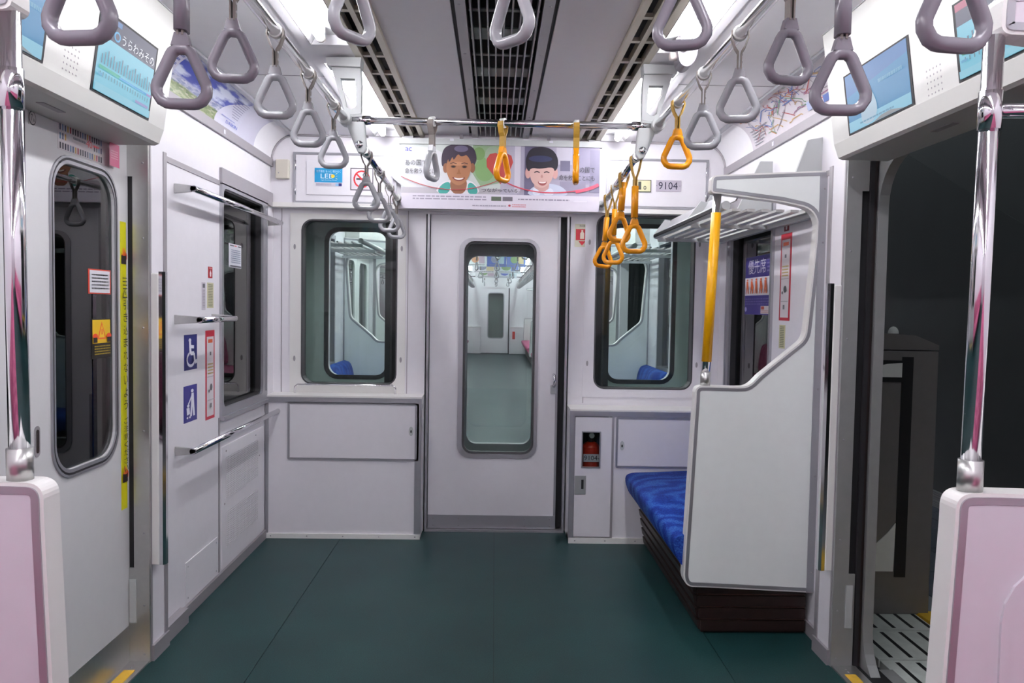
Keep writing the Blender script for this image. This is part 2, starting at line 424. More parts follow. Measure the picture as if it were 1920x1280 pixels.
for i in range(9):
    x = XC-0.104+0.026*i
    if fin0 is None: fin0 = G().m('grey_paint').box(x-0.0025, x+0.0025, YB, YU-0.03, ZC-0.008, ZC+0.035).build('duct_fin', ce); x0 = x
    else: inst(fin0, ce, (x-x0, 0, 0))
pl0 = None
for i in range(7):
    y = 4.06-0.44*i
    pts = [(XC-0.115, ZC+0.038), (XC+0.115, ZC+0.038), (XC+0.115, ZC+0.043), (XC-0.115, ZC+0.043)]
    if pl0 is None:
        pl0 = G().m('gate_white').prism(pts, 'Y', y-0.055, y+0.055).build('duct_plate', ce)
        ba0 = G().m('light_grey').prism(pts, 'Y', y-0.225, y-0.205).build('duct_bar', ce)
    else: inst(pl0, ce, (0, -0.44*i, 0)); inst(ba0, ce, (0, -0.44*i, 0))
G().m('black').box(-1.4, 1.4, YB, 4.3, 2.27, 2.30).build('roof', ce)

# ---- side walls
for s in (-1, 1):
    lab = 'lilac white side wall with ' + ('a wheelchair space panel beside the closed door' if s < 0 else 'a window above the blue bench')
    wl = thing('wall_'+SIDE[s], lab, 'wall', (SX(s, DW), YE, 0), kind='structure')
    # wall beyond the door post, around the side window
    wy0, wy1, wz0, wz1 = (3.40, 4.075, 0.735, 1.758)
    o, i_ = SX(s, DW+0.10), SX(s, DW)
    g = G().m('wall')
    g.box(o, i_, 2.762, wy0, 0.0, 2.0).box(o, i_, wy1, YE+0.06, 0, 2.0).box(o, i_, wy0, wy1, 0, wz0).box(o, i_, wy0, wy1, wz1, 2.0)
    g.build('wall_panel', wl)
    G().m('wall').box(SX(s, DD+0.004), SX(s, DJ), YJ+0.012, 2.762, 0.0, 2.0).build('post_panel', wl)
    # door post of brushed steel with its black rubber slot
    p = [(SX(s, DJ), 0.0), (SX(s, DD+0.005), 0.0), (SX(s, DD+0.005), 0.33), (SX(s, DD-0.018), 0.33), (SX(s, DD-0.018), 1.655), (SX(s, DD+0.005), 1.655), (SX(s, DD+0.005), 1.80), (SX(s, DJ), 1.80)]
    post = G().m('steel' if s < 0 else 'dull_steel').prism(p, 'Y', YJ, YJ+0.012).build('door_post', wl)
    G().m('black').box(SX(s, DD-0.02), SX(s, DD+0.006), YJ+0.006, YJ+0.011, 0.3, 1.7).build('rubber_slot', wl)
    G().m('light_grey').box(SX(s, DD-0.003), SX(s, DD-0.026), YJ-0.004, YJ, 0.14, 0.29).build('latch_plate', wl)
    for z in (0.03, 0.20, 0.45, 0.80, 1.15, 1.45, 1.70):
        G().m('alu').dome((SX(s, DJ+0.018), YJ, z), (0, -1, 0), 0.004, 0.002, 8).build('screw', wl)
    # edge trim where the post meets the recess
    G().m('alu_grey').box(SX(s, DJ-0.004), SX(s, DJ+0.02), 2.745, 2.770, 0.0, 1.76).build('corner_trim', wl)
    G().m('alu_grey').box(SX(s, DW-0.004), SX(s, DW+0.01), 2.77, 3.40, 1.745, 1.765).build('top_trim', wl)
    G().m('alu_grey').box(SX(s, DJ-0.002), SX(s, DJ+0.01), YJ+0.01, YJ+0.02, 0.0, 1.8).build('post_trim', wl)
    # wall behind the camera
    G().m('wall').box(o, i_, YB, YD0-0.012, 0, 2.0).build('wall_panel', wl)
    G().m('steel').box(SX(s, DJ), SX(s, DD+0.005), YD0-0.012, YD0, 0, 1.8).build('door_post', wl)
    G().m('wall').box(o, SX(s, DJ), YD0-0.20, YD0-0.012, 0, 2.0).build('post_panel', wl)
    G().m('wall').box(SX(s, 1.36), SX(s, DD+0.03), YD0-0.2, 2.99, 1.80, 2.2).build('wall_panel', wl)
    # baseboard
    bb = G().m('alu_grey'); bb.box(SX(s, DW), SX(s, DW-0.012), 2.97, 4.06, 0, 0.045); bb.box(SX(s, DJ), SX(s, DJ-0.010), YJ+0.012, 2.77, 0, 0.055); (bb.box(SX(s, DW), SX(s, DW-0.034), 2.77, 2.97, 0, 0.058) if s < 0 else bb.box(SX(s, DW), SX(s, DW-0.012), 2.77, 2.97, 0, 0.05))
    bb.build('baseboard_'+SIDE[s], None, 'grey metal baseboard along the %s side wall' % SIDE[s], 'baseboard', kind='structure')
    for y in (2.75, 2.9, 3.2, 3.5, 3.8):
        pass
    # side window
    ww = thing('window_1' if s < 0 else 'window_2', 'steel framed side window ' + ('beside the wheelchair signs on the left wall' if s < 0 else 'behind the yellow pole and blue bench'), 'window', (SX(s, DW), 3.74, wz0), kind='structure')
    inn = rr(wy0+0.022, wy1-0.075, wz0+0.04, wz1-0.02, 0.03)
    G().m('alu').frame(rr(wy0, wy1, wz0, wz1, 0.002), inn, 'X', SX(s, DW-0.012), SX(s, DW+0.035)).build('window_frame', ww)
    G().m('rubber').frame(inn, offset(inn, 0.008), 'X', SX(s, DW), SX(s, DW+0.04)).build('gasket', ww)
    G().m('alu').box(SX(s, DW-0.010), SX(s, DW-0.018), wy1-0.035, wy1-0.025, wz0+0.05, wz1-0.03).build('blind_rail', ww)
    G().m('glass_dark').prism(offset(inn, 0.004), 'X', SX(s, DW+0.026), SX(s, DW+0.030)).build('pane', ww)
    G().m('alu_grey').box(SX(s, DW), SX(s, DW-0.012), wy0+0.0, 4.165, 1.752, 1.822).build('blind_box', ww)
    G().m('black').box(SX(s, DW-0.001), SX(s, DW-0.010), wy0+0.01, wy1-0.06, 1.728, 1.752).build('blind_slot', ww)
    G().m('alu').box(SX(s, DW-0.002), SX(s, DW-0.022), wy0, wy1, wz0-0.014, wz0+0.004).build('window_sill', ww)

    # ---- door header with its lip
    h = thing('trim_1' if s < 0 else 'trim_2', 'slanted white header panel with screens above the %s' % ('closed door' if s < 0 else 'open doorway'), 'panel', (SX(s, 1.1), 2.0, 1.74), kind='structure')
    cross = [(1.095, 1.742), (1.108, 1.736), (1.26, 1.736), (1.26, 2.17), (1.030, 2.14), (1.078, 1.80), (1.080, 1.785), (1.090, 1.757)]
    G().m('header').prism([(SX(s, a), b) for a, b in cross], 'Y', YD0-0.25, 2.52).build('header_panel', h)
    G().m('grey_paint').box(SX(s, 1.028), SX(s, 1.034), YD0-0.25, 2.52, 2.132, 2.145).build('top_gap', h)
    G().m('alu_grey').dome((SX(s, 1.083), 2.47, 1.80), (-s, 0, 0), 0.008, 0.003, 10).build('screw', h)
    hs = Vector((SX(s, 1.030), 0, 2.14)); he = Vector((SX(s, 1.078), 0, 1.80)); nn = Vector((-s*(2.14-1.80), 0, -0.048)).normalized()
    HV = (hs-he).normalized()
    HSF = {} if s < 0 else HSF
    HSF[s] = (he, HV, nn)
    # speaker holes
    _w = CM @ Vector((((133 if s < 0 else 1752)-CX)/F, (CY-(112 if s < 0 else 150))/F, -1.0))
    _q = Vector((0, 0, H))+_w*((he-Vector((0, 0, H))).dot(nn)/_w.dot(nn)); yc = _q.y; vc = (_q-he).dot(HV)
    g = G().m('alu_grey')
    for a in range(5):
        for b in range(5):
            c = he+HV*(vc+0.015*(b-2))+Vector((0, yc+0.015*(a-2), 0))+nn*0.0006
            g.dome(c, nn, 0.0028, 0.0005, 6)
    g.build('speaker_holes', h)
    yl = 2.05
    G().m('alu_grey').box(SX(s, 1.16), SX(s, 1.18), yl-0.05, yl+0.05, 1.734, 1.737).build('door_lamp', h)

# ---- end wall
we = thing('wall_end', 'lilac white end wall of the car around the gangway door', 'wall', (XC, YE, 0), kind='structure')
DX0, DX1 = RY(803, 410, 1058, 995, YE)[:2]
ZD = 1.735
WL = RY(565, 412, 745, 721, YE); WR = RY(1115, 404, 1301, 730, YE)
for (wx0, wx1, wz0, wz1), (a, b) in ((WL, (-1.28, DX0-0.02)), (WR, (DX1+0.02, 1.31))):
    hole = rr(wx0, wx1, wz0, wz1, 0.06)
    G().m('wall').frame(rr(a, b, 0.0, 2.2, 0.001), hole, 'Y', YE, YE+0.08).build('wall_panel', we)
G().m('wall').box(DX0-0.02, DX1+0.02, YE, YE+0.08, ZD, 2.2).build('wall_panel', we)
G().m('wall').box(-1.28, 1.31, YU, YE, 1.775, 2.2).build('upper_panel', we)
G().m('edge_white').box(-1.20, 1.23, YU-0.012, YE, 1.752, 1.776).build('ledge', we)
# raised window surrounds and vertical joints
for (wx0, wx1, wz0, wz1), k in ((WL, 0), (WR, 1)):
    hole = rr(wx0, wx1, wz0, wz1, 0.06)
    G().m('edge_white' if k == 0 else 'wall').frame(rr(wx0-0.06, wx1+0.045, wz0-0.045, min(1.752, wz1+0.03), 0.002), hole, 'Y', YE-0.006, YE).build('window_surround', we)
    for x in (wx0-0.035, wx1+0.022):
        for z in (wz0+0.14, wz1-0.15):
            G().m('alu_grey').prism([(x+0.006*math.cos(t*math.pi/6), z+0.015*math.sin(t*math.pi/6)) for t in range(12)], 'Y', YE-0.009, YE-0.006).build('lock_screw', we)
for x in (-1.155, -0.475, 0.49, 1.185):
    G().m('alu_grey').box(x-0.002, x+0.002, YE-0.002, YE+0.001, 0.72, 1.75).build('panel_joint', we)
# arched trim where the end wall meets the ceiling
for s in (-1, 1):
    path = [(SX(s, 1.212), YU-0.005, 1.99)]+[(SX(s, 1.212-0.125*(1-math.cos(math.radians(90*i/8)))), YU-0.005, 1.99+0.14*math.sin(math.radians(90*i/8))) for i in range(1, 9)]+[(SX(s, 0.70), YU-0.005, 2.13)]
    G().m('alu_grey').tube(path, 0.006, 8).build('arch_trim', we)
    # door recess cheeks
    x = DX0 if s < 0 else DX1
    G().m('alu').box(x-0.012*(s < 0), x+0.012*(s > 0), YE-0.01, YE+0.09, 0, ZD).build('door_jamb', we)
G().m('black').box(DX1-0.036, DX1, YE+0.035, YE+0.08, 0.02, ZD).build('door_slot', we)
G().m('alu').box(DX0, DX1, YE-0.01, YE+0.09, 0.0, 0.012).build('door_sill', we)

# ---- gangway door
LX0, LX1 = DX0+0.004, DX1-0.034
d2 = thing('door_2', 'lilac white gangway door with a tall rounded window in the end wall', 'door', ((LX0+LX1)/2, YE+0.03, 0.012), kind='structure')
ho = RY(868, 453, 1003, 851, YE+0.015); hole = rr(*ho, 0.055)
G().m('wall').frame(rr(LX0, LX1, 0.085, ZD, 0.001), hole, 'Y', YE+0.015, YE+0.05).build('door_leaf', d2)
kp = G().m('alu').box(LX0, LX1, YE+0.011, YE+0.05, 0.015, 0.088).build('kick_plate', d2)
for x in (LX0+0.03, LX0+0.17, LX1-0.17, LX1-0.03):
    for z in (0.03, 0.07): G().m('alu_grey').dome((x, YE+0.011, z), (0, -1, 0), 0.004, 0.002, 8).build('rivet', kp)
G().m('alu').frame(rr(ho[0]-0.026, ho[1]+0.018, ho[2]-0.022, ho[3]+0.018, 0.07), hole, 'Y', YE+0.007, YE+0.02).build('window_frame', d2)
gi = offset(hole, 0.012)
G().m('gasket').frame(hole, gi, 'Y', YE+0.02, YE+0.045).build('gasket', d2)
G().m('glass').prism(offset(hole, 0.004), 'Y', YE+0.030, YE+0.034).build('pane', d2)
G().m('alu').box(LX1-0.012, LX1, YE+0.009, YE+0.05, 0.09, ZD).build('edge_strip', d2)
hx = RY(1032, 722, 1044, 738, YE+0.01)
h = G().m('dull_steel').box(hx[0], hx[1], YE+0.0, YE+0.015, hx[2], hx[3]).build('lock_plate', d2, bev=0.003)
xm = (hx[0]+hx[1])/2
G().m('chrome').tube([(xm, YE-0.004, hx[3]-0.008), (xm+0.002, YE-0.020, hx[3]+0.03), (xm, YE-0.012, hx[3]+0.055), (xm, YE+0.014, hx[3]+0.058)], 0.008, 8).build('door_handle', d2)

# ---- end windows
for k, (wq, lb) in enumerate(((WL, 'left of the gangway door, above the wide locker'), (WR, 'right of the gangway door, above the fire extinguisher'))):
    ww = thing('window_%d' % (3+k), 'tall rounded end window '+lb, 'window', ((wq[0]+wq[1])/2, YE, wq[2]), kind='structure')
    hole = rr(*wq, 0.06)
    G().m('gasket').frame(hole, offset(hole, 0.008), 'Y', YE-0.007, YE+0.07).build('gasket', ww)
    G().m('glass').prism(offset(hole, 0.003), 'Y', YE+0.045, YE+0.049).build('pane', ww)
# back of the end wall
G().m('dull_steel').box(-1.36, -1.30, YE, YE+0.09, 0, 2.3).build('corner_post', we)
G().m('dull_steel').box(1.33, 1.39, YE, YE+0.09, 0, 2.3).build('corner_post', we)

# ---- left side: closed sliding doors
d1 = thing('door_1', 'closed white sliding door with a tall dark window and a yellow warning strip', 'door', (SX(-1, DD), 2.35, 0), kind='structure')
XD = SX(-1, DD)
def leaf(parent, y0, y1, near):
    w0, w1 = (2.175, 2.56) if not near else (1.36, 1.94)
    hole = rr(w0+0.022, w1-0.018, 0.745, 1.63, 0.085, 7); outr = rr(w0, w1, 0.72, 1.655, 0.105, 7)
    G().m('door_white').frame(rr(y0, y1, 0.13, 1.80, 0.001, 7), hole, 'X', XD-0.03, XD).build('door_leaf', parent)
    G().m('steel').box(XD-0.03, XD+0.001, y0, y1, 0.004, 0.13).build('kick_plate', parent)
    g = G().m('alu').frame(outr, offset(outr, 0.007), 'X', XD, XD+0.005); g.build('window_frame', parent)
    G().m('rubber').frame(offset(outr, 0.007), offset(outr, 0.014), 'X', XD, XD+0.003).build('gasket', parent)
    G().m('alu').frame(offset(outr, 0.014), offset(hole, -0.001), 'X', XD, XD+0.004).build('window_bead', parent)
    G().m('glass_dark').prism(offset(hole, -0.004), 'X', XD-0.012, XD-0.008).build('pane', parent)
leaf(d1, 2.068, YJ+0.02, False)
G().m('rubber').box(XD-0.03, XD+0.002, 2.045, 2.068, 0.01, 1.80).build('edge_rubber', d1)
yr, _, za, zb = RX(66, 798, 76, 856, XD)
G().m('alu_grey').prism(rr(yr-0.005, yr+0.02, za, zb, 0.012), 'X', XD, XD+0.002).build('finger_pull', d1)
G().m('dark_brown').prism(rr(yr+0.002, yr+0.014, za+0.01, zb-0.01, 0.006), 'X', XD+0.002, XD+0.003).build('pull_recess', d1)
d4 = thing('door_3', 'white sliding door leaf behind the chrome pole at the left edge', 'door', (SX(-1, DD), 1.7, 0), kind='structure')
leaf(d4, YD0, 2.030, True)
G().m('rubber').box(XD-0.03, XD+0.002, 2.030, 2.045, 0.01, 1.80).build('edge_rubber', d4)
for s in (-1, 1):
    t = thing('door_sill', 'steel door sill with a yellow strip under the %s' % ('closed left door' if s < 0 else 'open right doorway'), 'door sill', (SX(s, DD), 2.0, 0))
    G().m('steel').box(SX(s, DJ+0.002), SX(s, DJ+0.085), YD0, YJ, 0.0, 0.006).build('sill_plate', t)
    G().m('sill_yellow').box(SX(s, DJ+0.018), SX(s, DJ+0.055), YD0, YJ-0.07, 0.006, 0.008).build('yellow_strip', t)
    for y in (YJ-0.03, YJ-0.05): G().m('alu_grey').dome((SX(s, DJ+0.04), y, 0.006), (0, 0, 1), 0.004, 0.002, 8).build('screw', t)

# ---- right side: open doorway, door pocket, outer frame
wr = thing('trim_3', 'dull steel outer frame with rounded corners of the open right doorway', 'door frame', (SX(1, 1.32), 2.0, 0), kind='structure')
fo = rr(0.9, 3.0, -0.3, 2.2, 0.001, 7); fi = rr(YD0+0.02, YJ-0.006, -0.035, 1.765, 0.16, 7)
G().m('dull_steel').frame(fo, fi, 'X', SX(1, 1.288), SX(1, 1.322)).build('outer_frame', wr)
G().m('dark_brown').box(SX(1, DD+0.006), SX(1, 1.286), YJ+0.008, YJ+0.05, 0, 1.78).build('door_edge', wr)
G().m('rubber').box(SX(1, DD+0.008), SX(1, 1.272), YJ-0.004, YJ+0.008, 0.0, 1.78).build('edge_rubber', wr)
G().m('black').box(SX(1, DD), SX(1, 1.286), YD0-0.2, YJ+0.05, 1.782, 1.80).build('door_track', wr)
G().m('dull_steel').box(SX(1, 1.265), SX(1, 1.40), YD0, YJ, -0.06, -0.008).build('threshold', wr)
G().m('black').box(SX(1, DD+0.006), SX(1, 1.286), YD0-0.1, YD0-0.05, 0, 1.8).build('door_edge', wr)
# outer skin
for s in (-1, 1):
    sk = G().m('dull_steel')
    if s < 0: sk.box(SX(s, 1.345), SX(s, 1.335), YB, 1.3, -0.4, 2.3).box(SX(s, 1.345), SX(s, 1.335), 2.6, 3.40, -0.4, 2.3).box(SX(s, 1.345), SX(s, 1.335), 4.07, 4.3, -0.4, 2.3)
    else: sk.box(SX(s, 1.345), SX(s, 1.335), YB, 0.9, -0.4, 2.3).box(SX(s, 1.345), SX(s, 1.335), 3.0, 3.40, -0.4, 2.3).box(SX(s, 1.345), SX(s, 1.335), 4.07, 4.3, -0.4, 2.3)
    sk.build('wall_outer_'+SIDE[s], None, 'stainless outer skin on the %s of the car' % SIDE[s], 'wall', kind='structure')
G().m('wall').box(-1.3, 1.33, YB-0.05, YB, 0, 2.3).build('wall_back', None, 'plain white wall behind the viewer', 'wall', kind='structure')

# ---- the station outside
pf = thing('floor.platform', 'dark platform floor outside the open door', 'floor', (2.2, 3.0, -0.03), kind='structure'); pf.name = 'floor_platform'; ORG[pf.name] = (2.2, 3.0, -0.03)
G().m('joint').box(1.86, 3.0, -3, 12, -0.09, -0.034).build('floor_base', pf)
t0 = None
for i in range(3):
    for j in range(14):
        x, y = 1.985+0.38*i, 2.2+0.38*j
        if t0 is None: t0 = G().m('platform_tile').box(x+0.003, x+0.377, y+0.003, y+0.377, -0.034, -0.03).build('floor_tile', pf); tb = (x, y)
        else: inst(t0, pf, (x-tb[0], y-tb[1], 0))
G().m('black').box(1.36, 1.46, -3, 12, -0.5, -0.45).build('track_gap', pf)
wp = thing('wall_platform', 'dark grey station wall across the platform', 'wall', (2.97, 3, 0), kind='structure')
a = P(1700, 290, X=2.95); b = P(1935, 430, X=2.95)
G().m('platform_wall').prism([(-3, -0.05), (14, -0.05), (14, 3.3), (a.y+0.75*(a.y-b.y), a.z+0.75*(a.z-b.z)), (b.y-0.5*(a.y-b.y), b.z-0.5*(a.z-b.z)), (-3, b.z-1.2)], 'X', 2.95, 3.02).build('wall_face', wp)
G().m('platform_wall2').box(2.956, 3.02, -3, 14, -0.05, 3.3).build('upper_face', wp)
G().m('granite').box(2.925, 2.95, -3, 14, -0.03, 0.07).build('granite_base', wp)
G().m('tunnel').box(-2.3, -2.2, -4, 24, -0.8, 3.4).build('wall_tunnel', None, 'dark tunnel wall outside the left windows', 'wall', kind='structure')
G().m('tunnel').box(-2.3, 3.1, -4, 24, 3.3, 3.4).build('ceiling_tunnel', None, 'dark station ceiling above the train', 'ceiling', kind='structure')

# gap filler plates with slanted slots
ya, yb, yc_, yd = P(1690, 1280, Z=-0.03).y-0.25, P(1690, 1237, Z=-0.03).y, P(1690, 1181, Z=-0.03).y, P(1690, 1146, Z=-0.03).y
xg0, xg1 = 1.43, 1.80
names = ('nearest', 'middle', 'farthest')
for k, (p, q) in enumerate(((ya, yb), (yb, yc_), (yc_, yd))):
    t = thing('gap_plate', 'slotted grey platform edge plate, %s of three by the open door' % names[k], 'plate', ((xg0+xg1)/2, (p+q)/2, -0.03), group='platform edge plates')
    G().m('grate').box(xg0, xg1, p+0.004, q-0.004, -0.06, -0.03).build('plate', t)
    u = P(1704, 1149, Z=-0.03)-P(1739, 1175, Z=-0.03); sl = u.x/u.y      # slope of the slots
    n = 0
    for i in range(-2, 9):
        ym0, ym1 = p+0.02, q-0.02; xa = xg0-0.02+0.075*i; xb = xa+sl*(ym1-ym0)
        if max(xa, xb) > xg1-0.01 or min(xa, xb) < xg0+0.01: continue
        G().m('black').add([(xa-0.008, ym0, -0.0295), (xa+0.008, ym0, -0.0295), (xb+0.008, ym1, -0.0295), (xb-0.008, ym1, -0.0295)], [(0, 1, 2, 3)]).build('slot', t)
G().m('tactile').box(1.81, 1.985, -3, 3.20, -0.05, -0.024).build('tactile_strip', None, 'yellow tactile strip on the platform edge', 'strip')
# platform gate
gx0, gx1 = 1.615, 1.855; gy = 3.18
gt = thing('platform_gate', 'dark grey platform screen gate box standing outside the open door', 'gate', ((gx0+gx1)/2, gy, -0.03))
G().m('gate_grey').box(gx0-0.15, gx1, gy, gy+0.35, -0.03, 1.085).build('gate_body', gt, bev=0.004)
G().m('gate_grey').prism([(gx0-0.15, 1.09), (gx1, 1.09), (gx1, 1.11), (gx1-0.10, 1.15), (gx0-0.15, 1.165)], 'Y', gy, gy+0.35).build('gate_cap', gt)
G().m('black').box(gx0+0.085, gx0+0.132, gy-0.004, gy, 0.13, 1.06).build('door_slot', gt)
G().m('black').box(gx0-0.02, gx0+0.09, gy-0.005, gy, 0.955, 1.045).build('lamp_frame', gt)
G().m('gate_white').prism([(gx0-0.02, 0.975), (gx0+0.083, 0.975), (gx0+0.083, 1.035), (gx0+0.02, 1.03), (gx0-0.02, 1.02)], 'Y', gy-0.008, gy-0.005).build('lamp_panel', gt)
G().m('gate_white').prism([(gx0-0.02, 0.155), (gx0+0.078, 0.155), (gx0+0.082, 0.36), (gx0+0.05, 0.32), (gx0-0.02, 0.25)], 'Y', gy-0.006, gy-0.002).build('white_panel', gt)
g = G().m('gate_white').dome((gx0+0.085, gy+0.08, 1.155), (0, 0, 1), 0.022, 0.03); g.build('dome_lamp', gt)

t = thing('added_platform_lamp', 'added strip lamp, unseen above the platform, to brighten it', 'lamp', (2.3, 4.0, 3.27))  # unseen lamp, added to lift the dark platform outside the door
G().m('tray').box(2.22, 2.38, -1.0, 11.0, 3.27, 3.30).build('housing', t)
G().m('added_lamp_glow').box(2.25, 2.35, -0.95, 10.95, 3.255, 3.27).build('diffuser', t)

# ================================================================ lamps
def fixture(s, y0, y1, label):
    x0, x1 = sorted((SX(s, 0.662), SX(s, 0.535))); xm = (x0+x1)/2
    t = thing('ceiling_lamp', label, 'lamp', (xm, (y0+y1)/2, 2.13), group='fluorescent lamps in the ceiling')
    G().m('tray').add([(x0, y0, 2.132), (x0+0.022, y0, 2.165), (x1-0.022, y0, 2.165), (x1, y0, 2.132), (x0, y1, 2.132), (x0+0.022, y1, 2.165), (x1-0.022, y1, 2.165), (x1, y1, 2.132)],
        [(0, 1, 5, 4), (1, 2, 6, 5), (2, 3, 7, 6), (0, 3, 2, 1), (4, 5, 6, 7)]).build('reflector', t, normals=False)
    G().m('lamp').cyl((xm+s*0.012, y0+0.05, 2.128), (xm+s*0.012, y1-0.09, 2.128), 0.015, 12).build('tube', t)
    for y in (y0+0.032, y1-0.09):
        G().m('lamp_cap').cyl((xm+s*0.012, y, 2.128), (xm+s*0.012, y+0.018, 2.128), 0.0155, 12).build('tube_cap', t)
        G().m('tray').box(xm+s*0.012-0.014, xm+s*0.012+0.014, y+0.002, y+0.016, 2.13, 2.166).build('holder', t)
    return t
for s in (-1, 1):
    sd = SIDE[s]
    fixture(s, 2.93, 4.155, 'bright fluorescent lamp in the %s ceiling row, next to the end wall' % sd)
    fixture(s, 1.40, 2.72, 'bright fluorescent lamp in the %s ceiling row, nearer the viewer' % sd)
    for k, (a, b) in enumerate(((-0.05, 1.20), (-1.50, -0.25), (-2.95, -1.70))):
        fixture(s, a, b, 'fluorescent lamp of the %s row above the viewer, %s behind the visible ones' % (sd, ('first', 'second', 'third')[k]))
    # plain ceiling between the lamps
    g = G().m('ceil')
    for a, b in ((2.723, 2.927), (4.158, YU), (1.203, 1.397), (-0.247, -0.053), (-1.697, -1.503), (YB, -2.953)):
        g.box(SX(s, 0.665), SX(s, 0.53), a, b, 2.132, 2.16)
    g.build('ceiling_strip', ce)
# grey sensor housing at the end of the right lamp
t = thing('lamp_guard', 'grey rounded housing at the end of the right ceiling lamp', 'housing', (SX(1, 0.60), 2.60, 2.06))
q = P(1283, 100, Y=2.66)
pts = smooth_path([(q.x-0.040, q.z+0.055), (q.x+0.045, q.z+0.055), (q.x+0.042, q.z-0.02), (q.x+0.012, q.z-0.052), (q.x-0.018, q.z-0.040), (q.x-0.024, q.z+0.0)], 2, True)
G().m('grip_dark').prism(pts, 'Y', 2.645, 2.72).build('shell', t)
G().m('lamp_cap').cyl((q.x-0.045, 2.68, q.z-0.005), (q.x-0.015, 2.68, q.z-0.005), 0.014).build('bulb_cap', t)

# ================================================================ strap rails, brackets and crossbars
RZ = 1.908; DR = 0.565
YBK = 2.85
def bracket(s):
    def q(px, py):
        v = P(px, py, Y=YBK); x = v.x-XC
        return (XC+(x if s < 0 else -x), v.z)
    t = thing('rail_bracket', 'grey cast rail bracket hanging from the ceiling on the %s, by the crossbar' % SIDE[s], 'bracket', (SX(s, DR), YBK, 1.9), group='rail brackets')
    G().m('light_grey').prism([q(*p) for p in ((614, 112), (680, 112), (678, 130), (616, 127))], 'Y', YBK-0.03, YBK+0.03).build('mount', t)
    outr = [(622, 126), (677, 129), (679, 160), (678, 214), (684, 226), (688, 280), (682, 289), (672, 287), (665, 272), (651, 236), (647, 212), (634, 165)]
    hl = [(640, 149), (667, 150), (668, 170), (669, 200), (664, 206), (660, 207), (656, 206), (654, 206), (653, 204), (651, 203), (650, 198), (642, 165)]
    G().m('light_grey').frame([q(*p) for p in outr[:2]+outr[2:4]+[(672, 216), (666, 217), (664, 217), (660, 217), (655, 216), (650, 214), (647, 210), (634, 165)]], [q(*p) for p in hl], 'Y', YBK-0.016, YBK+0.016).build('yoke', t)
    G().m('light_grey').prism([q(*p) for p in ((647, 210), (678, 213), (684, 226), (688, 280), (682, 289), (672, 287), (665, 272), (651, 236))], 'Y', YBK-0.014, YBK+0.014).build('arm', t, bev=0.004)
    c = q(675, 272)
    G().m('chrome').dome((c[0], YBK-0.014, c[1]), (0, -1, 0), 0.015, 0.010).build('pivot_cap', t)
    cc = (SX(s, DR), RZ)
    G().m('light_grey').cyl((cc[0], YBK-0.05, cc[1]), (cc[0], YBK+0.016, cc[1]), 0.024, 16).build('collar', t)
    return q(684, 289)
LR = {}
for s in (-1, 1):
    e = bracket(s)
    G().m('chrome').cyl((SX(s, DR), YB+0.02, RZ), (SX(s, DR), YBK, RZ), 0.0145, 16).build('strap_rail', None, 'long chrome strap rail running under the ceiling on the %s' % SIDE[s], 'rail')
    A = Vector((e[0], YBK+0.0, 1.800)); B = P(748, 376, Y=YU) if s < 0 else P(1128, 386, Y=YU)
    t = thing('strap_rail', 'short lower chrome strap rail on the %s, reaching the end wall' % SIDE[s], 'rail', tuple(A))
    G().m('chrome').cyl(A, B, 0.013, 16).build('rail_tube', t)
    G().m('light_grey').cyl(B+Vector((0, -0.02, 0)), B+Vector((0, 0.0, 0)), 0.026, 16).build('wall_flange', t)
    LR[s] = (A, B)
for y, lb in ((YBK+0.0, 'chrome crossbar between the rail brackets, in front of the poster'), (1.37, 'chrome crossbar overhead near the viewer, above the frame')):
    t = thing('crossbar', lb, 'rail', (XC, y, RZ))
    G().m('chrome').cyl((SX(-1, DR)+0.02, y, RZ), (SX(1, DR)-0.02, y, RZ), 0.0135, 16).build('bar_tube', t)
    for s in (-1, 1):
        G().m('chrome').cyl((SX(s, DR)-s*0.024, y, RZ), (SX(s, DR)-s*0.09, y, RZ), 0.017, 14).build('sleeve', t)

# ================================================================ hanging straps
def tri(w, hgt, top):
    """rounded triangle in local x, z; apex up at z = top"""
    hw = w/2; c = [(0, top), (-hw, top-hgt), (hw, top-hgt)]; rad = [0.020, 0.024, 0.024]; out = []
    for i in range(3):
        p0, p1, p2 = Vector(c[i-1]), Vector(c[i]), Vector(c[(i+1) % 3])
        a = (p0-p1).normalized(); b = (p2-p1).normalized(); ang = a.angle(b)
        d = rad[i]/math.tan(ang/2); q0 = p1+a*d; q1 = p1+b*d; cen = p1+(a+b).normalized()*rad[i]/math.sin(ang/2)
        n = 5
        for k in range(n+1):
            m = q0.lerp(q1, k/n)-cen; m = m.normalized()*rad[i]; out.append(cen+m)
    pts = []
    for i in range(len(out)):
        a, b = out[i], out[(i+1) % len(out)]; pts.append(a)
        if (b-a).length > 0.03: pts += [a.lerp(b, 1/3), a.lerp(b, 2/3)]
    return pts
